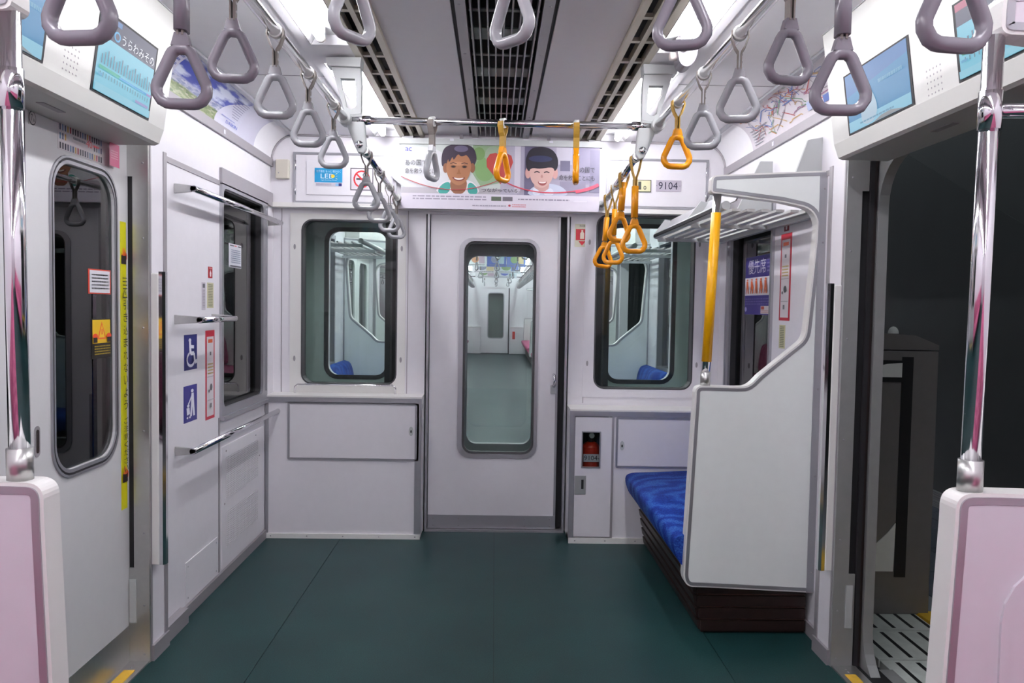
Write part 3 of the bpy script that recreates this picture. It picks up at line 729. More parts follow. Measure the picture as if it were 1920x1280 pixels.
def make_strap(grip, belt, drop, sleeve):
    """rail centre at the origin, rail along local y, bottom of the grip at -drop"""
    t = thing('hanging_strap', 'x', 'strap')
    top = -drop+0.128
    G().m('gate_white').tube([(0, -0.0095, 0), (0, 0.0095, 0)], 0.0178, 14).build('rail_clip', t)
    b = G().m(belt); w = 0.011
    jz = top+0.030 if not sleeve else -0.075
    for sx in (-1, 1):
        pts = [(sx*0.017, 0.004), (sx*0.0185, -0.010), (sx*0.010, (jz-0.010)*0.6), (sx*0.0022, jz), (sx*0.0022, top-0.012)]
        b.strip(pts if sx > 0 else pts[::-1], 0.0035, 'Y', -w, w)
    bo = b.build('belt', t)
    if not sleeve:
        r = G().m('alu')
        for z in (jz-0.004, jz-0.022): r.dome((0.006, 0, z), (1, 0, 0), 0.0035, 0.002, 8)
        r.build('rivet', bo)
    else:
        G().m(grip).prism(rr(-0.011, 0.011, -0.016, 0.016, 0.008, 4), 'Z', top-0.004, top+0.112, True).build('belt_sleeve', t)
    path = [(p.x, 0, p.y) for p in tri(0.112, 0.124, top-0.004)]
    g = G().m(grip).tube(path, 0.0098, 12, True, 0.0115)
    g.prism([(-0.010, top-0.008), (0.010, top-0.008), (0.016, top-0.030), (-0.016, top-0.030)], 'Y', -0.0095, 0.0095)
    g.build('grip', t)
    return t
PROTO = {}
def strap(kind, loc, label, group, swing=0.0, turn=0.0, along='Y'):
    grip, belt, drop, sl = {'g': ('grip_grey', 'belt_grey', 0.205, False), 'gl': ('grip_dark', 'belt_grey', 0.325, True), 'd': ('grip_dark', 'belt_grey', 0.205, False),
        'y': ('grip_yellow', 'belt_yellow', 0.205, False), 'yl': ('grip_yellow', 'belt_yellow', 0.345, True), 'ym': ('grip_yellow', 'belt_yellow', 0.275, True)}[kind]
    if kind not in PROTO: PROTO[kind] = make_strap(grip, belt, drop, sl); o = PROTO[kind]
    else: o = copy_tree(PROTO[kind])
    o.location = loc; o.rotation_euler = (0, math.radians(swing), math.radians(turn)+(math.pi/2 if along == 'X' else 0))
    o['label'] = label; o['group'] = group
    return o
ordn = ['first', 'second', 'third', 'fourth', 'fifth', 'sixth', 'seventh']
xl, xr = SX(-1, DR), SX(1, DR)
for i, (k, y, sw, tu) in enumerate((('gl', 1.044, 0, -8), ('gl', 1.375, 0, 4), ('d', 1.638, 0, 6), ('g', 1.946, 0, 4), ('g', 2.285, 0, 0), ('g', 2.634, 0, 0))):
    strap(k, (xl, y, RZ), 'grey triangular strap on the long left rail, %s from the viewer' % ordn[i], 'grey straps on the long left rail', sw, tu)
for i, (k, y, sw, tu) in enumerate((('gl', 0.991, 0, 8), ('gl', 1.317, 0, -4), ('d', 1.56, 0, 8), ('g', 1.881, 0, -14), ('g', 2.204, 0, -14), ('y', 2.514, 0, 4))):
    strap(k, (xr, y, RZ), ('grey triangular strap on the long right rail, %s from the viewer' % ordn[i]) if k != 'y' else 'yellow triangular strap on the long right rail, last before the bracket', 'straps on the long right rail', sw, tu)
for i, (k, x, tu, nm) in enumerate((('g', -0.238, -22, 'grey strap on the far crossbar, left of two yellow ones'), ('y', 0.019, -30, 'yellow strap on the far crossbar, middle one, before the red heart'), ('y', 0.288, -6, 'yellow strap on the far crossbar, rightmost, before the second face'))):
    strap(k, (x, YBK, RZ), nm, 'straps on the far crossbar', 0, tu, 'X')
for i, (k, x, tu) in enumerate((('g', -0.255, -36), ('g', 0.022, 42), ('d', 0.320, 76))):
    strap(k, (x, 1.37, RZ), 'grey strap grip hanging into the top edge of the picture, %s of three' % ('leftmost', 'middle', 'rightmost')[i], 'straps on the near crossbar', 0, tu, 'X')
def onrail(s, y):
    A, B = LR[s]; return A.lerp(B, (y-A.y)/(B.y-A.y))
for i, (y, tu) in enumerate(((2.90, 0), (3.30, 0), (3.70, 4), (4.05, 26))):
    strap('g', onrail(-1, y), 'grey strap on the short lower left rail, %s from the bracket' % ordn[i], 'grey straps on the lower left rail', 0, tu)
for i, (k, y, sw, tu) in enumerate((('yl', 2.88, 0, 6), ('ym', 3.22, 4, 14), ('yl', 3.52, 1, -20), ('yl', 3.82, 4, 12))):
    strap(k, onrail(1, y), 'yellow strap on the short lower right rail, %s from the bracket' % ordn[i], 'yellow straps on the lower right rail', sw, tu)

# ================================================================ seat-end partitions
def arc_pts(c, r, a0, a1, n=6): return [(c[0]+r*math.cos(math.radians(a0+(a1-a0)*i/n)), c[1]+r*math.sin(math.radians(a0+(a1-a0)*i/n))) for i in range(n+1)]
def part_outline():
    """half width d from the car's centre, height z; from the floor side round the front, up the pole arm and back along the wall"""
    P_ = [(1.222, 0.17), (0.80, 0.188)]
    P_ += smooth_path([(0.80, 0.188), (0.715, 0.19), (0.718, 0.30)], 3)[1:]
    P_ += smooth_path([(0.742, 0.90), (0.743, 0.956), (0.80, 0.957)], 3)
    P_ += smooth_path([(0.90, 0.955), (0.945, 0.957), (0.985, 1.00)], 2)
    P_ += smooth_path([(1.11, 1.105), (1.152, 1.14), (1.158, 1.20)], 3)
    P_ += smooth_path([(1.178, 1.46), (1.19, 1.62), (1.05, 1.648)], 3)
    P_ += smooth_path([(0.82, 1.674), (0.782, 1.675), (0.782, 1.705), (0.784, 1.74), (0.82, 1.744)], 2)
    P_ += [(1.222, 1.768)]
    return P_
PO = part_outline()
def partition(s, y, face, label, skin='panel', detail=True, group=None, shift=0.0):
    """y: the face turned to the aisle door; face=-1 when the board lies on the far side of y"""
    t = thing('seat_partition', label, 'partition', (SX(s, 0.75), y, 0.17), group=group)
    y1 = y-face*0.045
    o = [(SX(s, a-shift*min(1, (1.222-a)/0.3)), b) for a, b in PO]
    G().m('edge_white').prism(o, 'Y', y, y1).build('board', t)
    inn = offset(o, 0.006); in2 = offset(o, 0.018); in3 = offset(o, 0.0185)
    for yy, dd in ((y, face), (y1, -face)):
        G().m('alu').frame(inn, in2, 'Y', yy, yy+dd*0.003).build('edge_trim', t)
        G().m(skin).prism(in3, 'Y', yy, yy+dd*0.0018).build('face_panel', t)
    G().m('alu').box(SX(s, 1.188), SX(s, 1.222), y, y+face*0.006, 0.175, 1.755).build('wall_strip', t)
    if detail:
        for z in (0.25, 0.62, 0.95, 1.25, 1.50, 1.70):
            G().m('alu_grey').dome((SX(s, 1.206), y+face*0.006, z), (0, face, 0), 0.004, 0.002, 8).build('screw', t)
    ym = (y+y1)/2
    return t, ym
pt, ym = partition(1, 2.88, -1, 'white seat-end partition with cut-out and top arm beside the blue bench')
def pole(s, ym, label, yellow, d0, d1, tee=False):
    b, tp = Vector((SX(s, d0), ym, 0.956)), Vector((SX(s, d1), ym, 1.678))
    t = thing('grab_pole', label, 'pole', tuple(b))
    G().m('chrome').cyl(b, tp, 0.0155, 18).build('pole_tube', t)
    G().m('steel').cyl(b, b.lerp(tp, 0.07), 0.019, 18).build('base_sleeve', t)
    if yellow: G().m('pole_yellow').cyl(b.lerp(tp, 0.125), b.lerp(tp, 0.90), 0.0185, 18).build('yellow_sleeve', t)
    else:
        q = b.lerp(tp, 0.84)
        G().m('chrome').cyl(q, q+Vector((s*0.42, 0, 0.01)), 0.011, 14).build('side_bar', t)
        G().m('chrome').cyl(q-Vector((0, 0, 0.03)), q+Vector((0, 0, 0.03)), 0.0175, 18).build('tee_joint', t)
pole(1, ym, 'yellow covered grab pole rising from the far right partition', True, 0.785, 0.812)
for s in (-1, 1):
    pt, ym = partition(s, 1.245, 1, 'seat-end partition coloured with pink seat bounce at the %s edge of the picture' % SIDE[s], skin='pink_bounce_panel', shift=0.034 if s < 0 else 0.02)
    pad = rr(SX(s, 0.80), SX(s, 1.15), 0.22, 0.85, 0.10)
    G().m('pink_bounce_panel').frame(pad, offset(pad, 0.014), 'Y', 1.193, 1.2).build('pad_rim', pt)
    G().m('pink_bounce_panel').prism(offset(pad, 0.012), 'Y', 1.195, 1.2).build('side_pad', pt)
    pole(s, ym, 'chrome grab pole with a side bar at the %s edge of the picture' % SIDE[s], False, 0.757, 0.765)

# ================================================================ benches
def bench(s, y0, y1, label, fab, end_slats=True, group=None, back=False, slats=True):
    t = thing('bench_seat', label, 'bench', (SX(s, 0.95), (y0+y1)/2, 0), group=group)
    cross = smooth_path([(1.200, 0.405), (0.80, 0.385), (0.700, 0.382), (0.678, 0.35), (0.705, 0.27), (0.74, 0.25), (1.200, 0.25)], 2)
    G().m(fab).prism([(SX(s, a), b) for a, b in cross], 'Y', y0+0.004, y1-0.004, True).build('seat_cushion', t)
    body = [(1.200, 0.0), (0.80, 0.0), (0.76, 0.25), (1.200, 0.25)]
    G().m('dark_brown').prism([(SX(s, a), b) for a, b in body], 'Y', y0+0.018, y1-0.01).build('seat_base', t)
    if slats:
        for k in range(5):
            z0 = 0.012+0.048*k; z1 = z0+0.038
            d0 = 0.80-0.04*z0/0.25; d1 = 0.80-0.04*z1/0.25
            sl = [(SX(s, d0), z0), (SX(s, d0-0.012), z0+0.003), (SX(s, d1-0.012), z1-0.003), (SX(s, d1), z1)]
            G().m('dark_brown').prism(sl, 'Y', y0+0.012, y1-0.012).build('base_slat', t)
            G().m('brown_bead').box(SX(s, d1-0.002), SX(s, d1+0.004), y0+0.016, y1-0.012, z1+0.002, z1+0.006).build('slat_bead', t)
            if end_slats:
                G().m('dark_brown').box(SX(s, d0-0.004), SX(s, 1.198), y0+0.002, y0+0.018, z0, z1).build('base_slat', t)
                G().m('brown_bead').box(SX(s, d0), SX(s, 1.198), y0+0.010, y0+0.018, z1+0.002, z1+0.006).build('slat_bead', t)
    if back:
        bk = smooth_path([(1.200, 0.41), (1.09, 0.41), (1.11, 0.60), (1.14, 0.78), (1.200, 0.80)], 2)
        G().m(fab).prism([(SX(s, a), b) for a, b in bk], 'Y', y0+0.004, y1-0.004, True).build('backrest', t)
    return t
bench(1, 2.90, 4.018, 'blue upholstered bench on a dark brown slatted base beside the partition', 'blue_fabric', back=True)
for s in (-1, 1):
    bench(s, YB+0.1, 1.085, 'pink upholstered bench beside the viewer on the %s' % SIDE[s], 'pink_fabric', False, 'pink benches beside the viewer', True, False)

# ================================================================ luggage rack over the blue bench
rk = thing('luggage_rack', 'grey metal luggage rack above the blue bench', 'rack', (1.0, 3.5, 1.63))
xf, zf = 0.862, 1.635
G().m('light_grey').tube([(xf, 2.905, zf), (xf, 4.165, zf)], 0.017, 14).build('front_tube', rk)
G().m('black').box(xf-0.020, xf-0.012, 2.93, 4.14, zf-0.010, zf+0.004).build('grip_groove', rk)
G().m('light_grey').box(1.195, 1.222, 2.905, 4.165, 1.60, 1.64).build('back_rail', rk)
sl0 = None
for i in range(6):
    x = 0.912+0.056*i
    if sl0 is None: sl0 = G().m('edge_white').box(x-0.016, x+0.016, 2.94, 4.16, 1.618, 1.628).build('shelf_bar', rk); bx = x
    else: inst(sl0, rk, (x-bx, 0, 0))
for y in (3.42, 4.12):
    G().m('light_grey').box(xf, 1.21, y-0.012, y+0.012, 1.602, 1.618).build('cross_bar', rk)
for y in (3.42, 4.135):
    fin = [(0.846, 1.622), (0.862, 1.615), (1.215, 1.600), (1.215, 1.90), (1.16, 1.90), (1.06, 1.68), (0.93, 1.715), (0.90, 1.72), (0.842, 1.640)]
    G().m('light_grey').prism(fin, 'Y', y-0.006, y+0.006).build('bracket_fin', rk)
G().m('grey_paint').add([(0.90, 2.92, 1.655), (0.935, 2.92, 1.72), (0.935, 4.13, 1.72), (0.90, 4.13, 1.655), (0.904, 2.92, 1.653), (0.939, 2.92, 1.718), (0.939, 4.13, 1.718), (0.904, 4.13, 1.653)],
    [(0, 1, 2, 3), (4, 5, 6, 7), (0, 1, 5, 4), (1, 2, 6, 5), (2, 3, 7, 6), (3, 0, 4, 7)]).build('guard_plate', rk)
a = [P(*p, Y=2.93) for p in ((1493, 322), (1516, 262), (1550, 256), (1556, 320))]
G().m('light_grey').prism([(p.x, p.z) for p in a], 'Y', 2.93, 2.945).build('bracket_fin', rk)

# ================================================================ wheelchair space on the left wall
XL = SX(-1, DW); XR = SX(1, DW)
def wall_rail(label, y0, y1, z, off, bw=0.03):
    t = thing('wall_handrail', label, 'handrail', (XL, (y0+y1)/2, z))
    G().m('chrome').tube([(XL+off, y0-0.006, z), (XL+off, y1+0.006, z)], 0.0125, 14).build('rail_tube', t)
    for y in (y0, y1):
        G().m('steel').prism([(XL, z-0.018), (XL+off*0.85, z-0.012), (XL+off+0.012, z-0.006), (XL+off+0.012, z+0.008), (XL+off*0.85, z+0.013), (XL, z+0.018)], 'Y', y-0.006, y+0.006).build('arm', t, bev=0.002)
    return t
wall_rail('long chrome handrail high on the left wall, crossing the window top', 2.93, 4.10, 1.66, 0.072)
wall_rail('short chrome hand bar above the wheelchair sign on the left wall', 2.93, 3.31, 1.172, 0.095)
wall_rail('long chrome handrail below the window on the left wall', 2.93, 4.09, 0.675, 0.068)
for s in (-1, 1):
    # door-side grab rail: white cover with a chrome edge
    t = thing('door_handrail', 'long vertical door-side grab rail with chrome edge on the %s door post' % SIDE[s], 'handrail', (SX(s, DJ), 2.66, 0.34))
    G().m('edge_white').box(SX(s, DJ), SX(s, DJ-0.026), 2.645, 2.672, 0.335, 1.335).build('cover', t, bev=0.004)
    ch = [(SX(s, DJ-0.026), 2.648), (SX(s, DJ-0.038), 2.647), (SX(s, DJ-0.046), 2.655), (SX(s, DJ-0.046), 2.672), (SX(s, DJ-0.038), 2.681), (SX(s, DJ-0.026), 2.680)]
    G().m('chrome').prism(ch, 'Z', 0.335, 1.34).build('grip_bar', t)

# panel joints, grilles and covers
lw = bpy.data.objects['wall_left']
G().m('alu_grey').box(XL-0.001, XL+0.003, 3.385, 3.40, 0.05, 0.735).build('panel_joint', lw)
cv = thing('access_cover', 'white screwed cover plate at the foot of the left wall', 'cover', (XL, 3.2, 0.05))
G().m('wall').box(XL, XL+0.004, 3.02, 3.37, 0.05, 0.215).build('plate', cv, bev=0.001)
for y in (3.04, 3.35):
    for z in (0.07, 0.195): G().m('alu').dome((XL+0.004, y, z), (1, 0, 0), 0.004, 0.002, 8).build('screw', cv)
gp = thing('heater_grille', 'white wall panel with two fine ventilation grilles under the left window', 'grille', (XL, 3.74, 0.05))
G().m('wall').box(XL, XL+0.005, 3.42, 4.045, 0.055, 0.60).build('plate', gp, bev=0.001)
for (z0, z1) in ((0.355, 0.545), (0.135, 0.295)):
    G().m('alu_grey').box(XL+0.004, XL+0.0056, 3.47, 3.93, z0, z1).build('grille_back', gp)
    g = G().m('wall'); n = int((z1-z0)/0.0085)
    for i in range(n):
        z = z0+(z1-z0)*(i+0.2)/n; g.box(XL+0.0056, XL+0.008, 3.47, 3.93, z, z+0.005)
    for k in range(24):
        y = 3.47+0.46*k/23; g.box(XL+0.0056, XL+0.0075, y-0.0015, y+0.0015, z0, z1)
    g.build('grille_mesh', gp, kind='stuff')
for p in ((3.47, 0.575), (3.90, 0.575), (3.45, 0.34), (3.96, 0.46)):
    G().m('alu_grey').dome((XL+0.005, p[0], p[1]), (1, 0, 0), 0.005, 0.003, 8).build('screw', gp)

# ---- signs on the left wall
def sign(name, label, sf, base, cat='sign', group=None):
    t = thing(name, label, cat, tuple(sf(0.5, 0, 0)), group=group)
    g = G().m(C(base)); g.add([sf(u, v, d) for d in (0.0, 0.0008) for u, v in ((0, 0), (1, 0), (1, 1), (0, 1))], [(3, 2, 1, 0), (4, 5, 6, 7), (0, 1, 5, 4), (1, 2, 6, 5), (2, 3, 7, 6), (3, 0, 4, 7)]); g.build('sheet', t)
    p = Pr(sf); p.lay = 3; return t, p
t, p = sign('wheelchair_sign', 'blue sign with a white wheelchair symbol on the left wall', SXL(*RX(345, 627, 369, 693, XL), XL), '#23256b')
W = '#e8e8f2'
p.ell(0.42, 0.84, 0.10, 0.055, W)
p.line([(0.42, 0.80), (0.46, 0.46)], 0.15, W); p.line([(0.45, 0.66), (0.72, 0.64)], 0.09, W); p.line([(0.44, 0.47), (0.72, 0.46), (0.80, 0.20), (0.95, 0.235)], 0.11, W)
ring = [(0.47+0.30*math.cos(math.radians(a)), 0.30+0.185*math.sin(math.radians(a))) for a in range(115, 350, 12)]
p.line(ring, 0.08, W); p.build('symbol', t)
t, p = sign('stroller_sign', 'blue sign with a person pushing a stroller, below the wheelchair sign', SXL(*RX(344, 722, 369, 790, XL), XL), '#332f80')
p.ell(0.62, 0.84, 0.10, 0.05, W); p.shape([(0.55, 0.78), (0.72, 0.78), (0.76, 0.45), (0.82, 0.14), (0.68, 0.14), (0.62, 0.40), (0.58, 0.14), (0.44, 0.14), (0.52, 0.48)], W)
p.line([(0.56, 0.70), (0.36, 0.52), (0.30, 0.50)], 0.06, W); p.ell(0.30, 0.45, 0.09, 0.045, W)
p.shape([(0.16, 0.40), (0.38, 0.40), (0.42, 0.22), (0.20, 0.20)], W); p.ell(0.22, 0.13, 0.06, 0.03, W); p.ell(0.40, 0.13, 0.06, 0.03, W); p.build('symbol', t)
def notice(label, sf):
    t, p = sign('safety_notice', label, sf, '#b9253a', 'notice')
    p.rect(0.12, 0.035, 0.88, 0.93, '#dcd6da'); p.rect(0.25, 0.86, 0.75, 0.90, '#d9673f'); p.rect(0.42, 0.72, 0.58, 0.76, '#6a6a70')
    p.lines(0.2, 0.8, 0.50, 0.64, 4, '#b9a25a'); p.line([(0.14, 0.48), (0.86, 0.48)], 0.01, '#b5b0b5')
    p.ell(0.55, 0.36, 0.14, 0.04, '#5a5a60'); p.ell(0.32, 0.32, 0.08, 0.018, '#6a6a70'); p.line([(0.14, 0.22), (0.86, 0.22)], 0.01, '#b5b0b5'); p.rect(0.42, 0.13, 0.58, 0.18, '#77777c'); p.build('print', t)
notice('tall red framed safety notice beside the blue signs on the left wall', SXL(*RX(385, 619, 402, 785, XL), XL))
t, p = sign('alarm_sticker', 'small red sticker with a white hand above the left hand bar', SXL(*RX(390, 500, 398, 521, XL), XL), '#a01822', 'sticker')
p.shape([(0.35, 0.12), (0.65, 0.12), (0.70, 0.45), (0.55, 0.62), (0.50, 0.78), (0.42, 0.6), (0.3, 0.45)], '#efe6e6'); p.rect(0.15, 0.82, 0.85, 0.92, '#d58a8a'); p.build('print', t)
t, p = sign('text_sticker', 'narrow pale yellow instruction sticker beside the left window', SXL(*RX(388, 530, 400, 577, XL), XL), '#cfc9a8', 'sticker')
p.lines(0.15, 0.85, 0.05, 0.95, 14, '#5d6a55'); p.build('print', t)
t, p = sign('text_sticker', 'narrow white instruction sticker left of the pale yellow one', SXL(*RX(378, 529, 385, 581, XL), XL), '#c9c2cc', 'sticker')
p.rect(0.2, 0.8, 0.8, 0.95, '#55555c'); p.lines(0.2, 0.8, 0.08, 0.74, 12, '#8f8a96'); p.build('print', t)
t, p = sign('window_notice', 'white notice stuck on the left side window', SXL(*RX(429, 458, 452, 502, XL-0.0258), XL-0.0258), '#dcdce4', 'notice')
p.rect(0.06, 0.90, 0.4, 0.94, '#26262c'); p.rect(0.7, 0.90, 0.95, 0.94, '#26262c'); p.ell(0.5, 0.92, 0.1, 0.03, '#cc7777'); p.lines(0.15, 0.9, 0.18, 0.78, 7, '#7d8aa0'); p.rect(0.06, 0.04, 0.95, 0.09, '#4a4a55'); p.build('print', t)

# ---- stickers on the left door
sfd = lambda *a: SXL(*RX(*a, XD), XD+0.0005)
t, p = sign('warning_strip', 'tall yellow warning strip with black lettering on the left door', SXL(2.580, 2.620, 0.541, 1.50, XD+0.0005), '#d9d413', 'sticker')
K = '#1c1a16'
for v in (0.885, 0.125):
    p.ell(0.62, v-0.004, 0.46, 0.021, '#d23a1e'); p.shape([(0.1, v-0.03), (0.95, v-0.03), (0.95, v), (0.1, v)], '#241a16'); p.ell(0.5, v+0.012, 0.30, 0.014, '#e6b420'); p.shape([(0.30, v-0.002), (0.75, v-0.002), (0.55, v+0.024)], '#d8581e')
for i in range(4): p.rect(0.15, 0.805-0.012*i, 0.9, 0.808-0.012*i, K)
p.shape([(0.1, 0.738), (0.9, 0.738), (0.5, 0.775)], K); p.shape([(0.2, 0.742), (0.8, 0.742), (0.5, 0.769)], '#d9d413'); p.rect(0.45, 0.748, 0.55, 0.760, K)
p.column('引き込まれないよう', 0.16, 0.86, 0.735, 0.0435, K); p.column('ご注意ください', 0.16, 0.86, 0.325, 0.028, K); p.build('lettering', t)
t, p = sign('advert_sticker', 'white sticker with rows of little coloured bars and a pink block on the left door', SXL(2.222, 2.540, 1.664, 1.738, XD+0.0005), '#d9d3d6', 'sticker')
pal = ['#3a3a44', '#4f5a7a', '#22223a', '#a83242', '#6f8fb0', '#3a3a44', '#c9a15a', '#56566a']
for v0, v1, us in ((0.74, 0.98, range(18)), (0.40, 0.64, (0, 1, 2, 14, 15, 16, 17)), (0.04, 0.28, range(18))):
    for i in us: p.rect(0.02+0.042*i, v0, 0.043+0.042*i, v1, pal[(i*5+int(v0*10)) % 8], lay=4)
p.rect(0.80, 0.0, 1.0, 0.98, '#cf5f85'); p.text('40', 0.36, 0.38, 0.47, 0.66, '#d2414a'); p.lines(0.14, 0.36, 0.42, 0.62, 1, '#6a6a72'); p.lines(0.49, 0.60, 0.42, 0.62, 1, '#d2414a')
p.lines(0.83, 0.97, 0.30, 0.7, 4, '#e6a5bb'); p.build('print', t)
t, p = sign('door_number', 'small round number sticker at the top corner of the left door', SXL(2.085, 2.117, 1.70, 1.738, XD+0.0005), '#d5d2d0', 'sticker')
p.ell(0.5, 0.5, 0.5, 0.5, '#3a3a40'); p.ell(0.5, 0.5, 0.43, 0.43, '#d5d2d0'); p.text('7', 0.28, 0.28, 0.48, 0.76, '#3a3a40'); p.text('a', 0.55, 0.28, 0.74, 0.48, '#3a3a40'); p.build('lettering', t)
t, p = sign('door_notice', 'white notice with a red border on the left door window', SXL(*RX(165, 505, 207, 551, XD-0.0078), XD-0.0078), '#c8432f', 'notice')
p.rect(0.05, 0.05, 0.95, 0.95, '#d8d8de'); p.lines(0.14, 0.88, 0.16, 0.84, 5, '#4a4a58'); p.build('print', t)
t, p = sign('hand_warning', 'yellow and black hand warning sticker low on the left door window', SXL(*RX(171, 597, 207, 671, XD-0.0078), XD-0.0078), '#1b1714', 'sticker')
p.rect(0.04, 0.38, 0.96, 0.97, '#e0b81c'); p.shape([(0.28, 0.48), (0.74, 0.48), (0.51, 0.93)], '#e2672a'); p.shape([(0.36, 0.52), (0.66, 0.52), (0.51, 0.84)], '#e8c02a'); p.rect(0.48, 0.6, 0.54, 0.74, '#e2672a')
for u in (0.16, 0.86): p.ell(u, 0.56, 0.13, 0.07, '#d8451f'); p.rect(u-0.1, 0.40, u+0.1, 0.53, '#241a16')
p.lines(0.1, 0.92, 0.08, 0.34, 4, '#a08a20'); p.build('print', t)

# ================================================================ end wall furniture
YC = 4.07
def locker_panel(t, x0, x1, z0, z1, y, name='door'):
    o = rr(x0, x1, z0, z1, 0.001)
    G().m('alu').frame(offset(o, -0.010), o, 'Y', y-0.006, y).build('door_frame', t)
    d = G().m('wall').box(x0+0.002, x1-0.002, y-0.004, y, z0+0.002, z1-0.002).build(name, t)
    return d
def keyhole(d, x, z, y):
    G().m('light_grey').prism([(x+0.012*math.cos(a*math.pi/10), z+0.025*math.sin(a*math.pi/10)) for a in range(20)], 'Y', y-0.007, y-0.004).build('lock', d)
    G().m('black').prism([(x+0.004*math.cos(a*math.pi/6), z+0.008*math.sin(a*math.pi/6)-0.001) for a in range(12)], 'Y', y-0.0085, y-0.007).build('keyhole', d)
cb = thing('end_locker', 'wide white locker under the left end window', 'cabinet', (-0.79, YC, 0))
cx0, cx1 = SX(-1, DW)+0.004, -0.382; zt = 0.748
G().m('wall').box(cx0, cx1, YC, YE-0.001, 0.0, zt).build('body', cb)
G().m('edge_white').box(cx0, cx1+0.004, YC-0.004, YE-0.001, zt, zt+0.010).build('top', cb)
G().m('alu').box(cx0, cx1+0.004, YC-0.006, YC, zt-0.028, zt+0.002).build('top_trim', cb)
G().m('alu').box(cx1-0.030, cx1+0.004, YC-0.006, YC+0.02, 0.03, zt-0.028).build('side_trim', cb)
G().m('alu').box(cx0, cx0+0.016, YC-0.006, YC, 0.03, zt-0.028).build('side_trim', cb)
G().m('edge_white').box(cx0, cx1+0.002, YC-0.008, YC, 0.0, 0.026).build('plinth', cb)
for i in range(5): G().m('alu_grey').dome((cx0+0.03+0.19*i, YC-0.008, 0.013), (0, -1, 0), 0.004, 0.002, 8).build('screw', cb)
q = RY(543, 752, 782, 859, YC); d = locker_panel(cb, q[0], q[1], q[2], min(q[3], zt-0.034), YC); k = P(771, 808, Y=YC); keyhole(d, k.x, k.z, YC)
gb = thing('window_guard', 'low chrome guard bar along the bottom of the left end window', 'guard bar', (-0.8, YE-0.03, zt+0.01))
q = RY(553, 728, 741, 741, YE-0.03)
G().m('chrome').tube([(q[0], YE-0.03, zt+0.010), (q[0], YE-0.03, zt+0.045), (q[0]+0.015, YE-0.03, zt+0.056), (q[1]-0.015, YE-0.03, zt+0.056), (q[1], YE-0.03, zt+0.045), (q[1], YE-0.03, zt+0.010)], 0.006, 10).build('bar', gb)

YR = 4.03
ca = thing('extinguisher_locker', 'white end locker right of the gangway door with a narrow extinguisher door', 'cabinet', (0.85, YR, 0))
ex0, ex1 = P(1068, 900, Y=YR).x, SX(1, DW)-0.004; zt2 = 0.700
ew = RY(1092, 810, 1124, 875, YR)
ZF = zt2
g = G().m('wall')
g.box(P(1148, 900, Y=YR).x, ex1, YR, YE-0.001, 0, ZF); g.box(ex0, P(1148, 900, Y=YR).x, YR+0.14, YE-0.001, 0, ZF); g.box(ex0, ex0+0.02, YR, YR+0.14, 0, ZF)
g.box(ex0, P(1148, 900, Y=YR).x, YR, YR+0.14, 0, 0.03)
g.build('body', ca)
G().m('edge_white').box(ex0-0.004, ex1, YR-0.004, YE-0.001, ZF, ZF+0.010).build('top', ca)
G().m('alu').box(ex0-0.004, ex1, YR-0.006, YR, ZF-0.026, ZF+0.002).build('top_trim', ca)
G().m('alu').box(ex0-0.004, ex0+0.022, YR-0.006, YR+0.01, 0.03, ZF-0.026).build('side_trim', ca)
G().m('edge_white').box(ex0-0.002, ex1, YR-0.008, YR, 0.0, 0.030).build('plinth', ca)
for x in (0.44, 0.60, 0.76): G().m('alu_grey').dome((x, YR-0.008, 0.015), (0, -1, 0), 0.004, 0.002, 8).build('screw', ca)
qa = RY(1078, 783, 1145, 1004, YR)
dl = G().m('wall').frame(rr(ex0+0.024, qa[1], 0.036, ZF-0.030, 0.001), rr(*ew, 0.002), 'Y', YR-0.006, YR+0.006).build('door', ca)
G().m('alu').frame(rr(ew[0]-0.006, ew[1]+0.006, ew[2]-0.006, ew[3]+0.006, 0.003), rr(*ew, 0.002), 'Y', YR-0.009, YR-0.004).build('window_frame', dl)
G().m('glass').box(ew[0], ew[1], YR-0.001, YR+0.001, ew[2], ew[3]).build('pane', dl)
hq = RY(1078, 891, 1098, 926, YR)
G().m('dull_steel').box(hq[0]-0.002, hq[1], YR-0.009, YR-0.006, hq[2], hq[3]).build('handle_plate', dl)
G().m('black').box(hq[0]+0.032, hq[1]-0.012, YR-0.0105, YR-0.009, hq[2]+0.03, hq[3]-0.02).build('handle_recess', dl)
G().m('alu_grey').box(qa[1], qa[1]+0.012, YR-0.006, YR, 0.03, ZF-0.026).build('door_frame', ca)
q = RY(1158, 786, 1300, 874, YR); d = locker_panel(ca, q[0], ex1-0.02, q[2], min(q[3], ZF-0.034), YR, 'door'); k = P(1166, 835, Y=YR); keyhole(d, k.x, k.z, YR)
G().m('black').box(ex0+0.021, P(1146, 900, Y=YR).x, YR+0.135, YR+0.139, 0.03, ZF-0.01).build('lining', ca)
fx = thing('fire_extinguisher', 'red fire extinguisher with a white number label behind the small locker window', 'extinguisher', ((ew[0]+ew[1])/2+0.008, YR+0.07, 0.03))
xm = (ew[0]+ew[1])/2+0.008; zb = ew[2]+0.115
G().m('red_bottle').cyl((xm, YR+0.07, 0.03), (xm, YR+0.07, zb-0.02), 0.045, 20).dome((xm, YR+0.07, zb-0.02), (0, 0, 1), 0.045, 0.03, 20).build('cylinder', fx)
va = G().m('rubber').cyl((xm, YR+0.07, zb), (xm, YR+0.07, zb+0.05), 0.016, 12).build('valve', fx)
G().m('light_grey').cyl((xm, YR+0.04, zb+0.045), (xm, YR+0.032, zb+0.045), 0.014, 14).build('gauge', va)
G().m('rubber').box(xm-0.03, xm+0.012, YR+0.05, YR+0.09, zb+0.055, zb+0.067).build('lever', va)
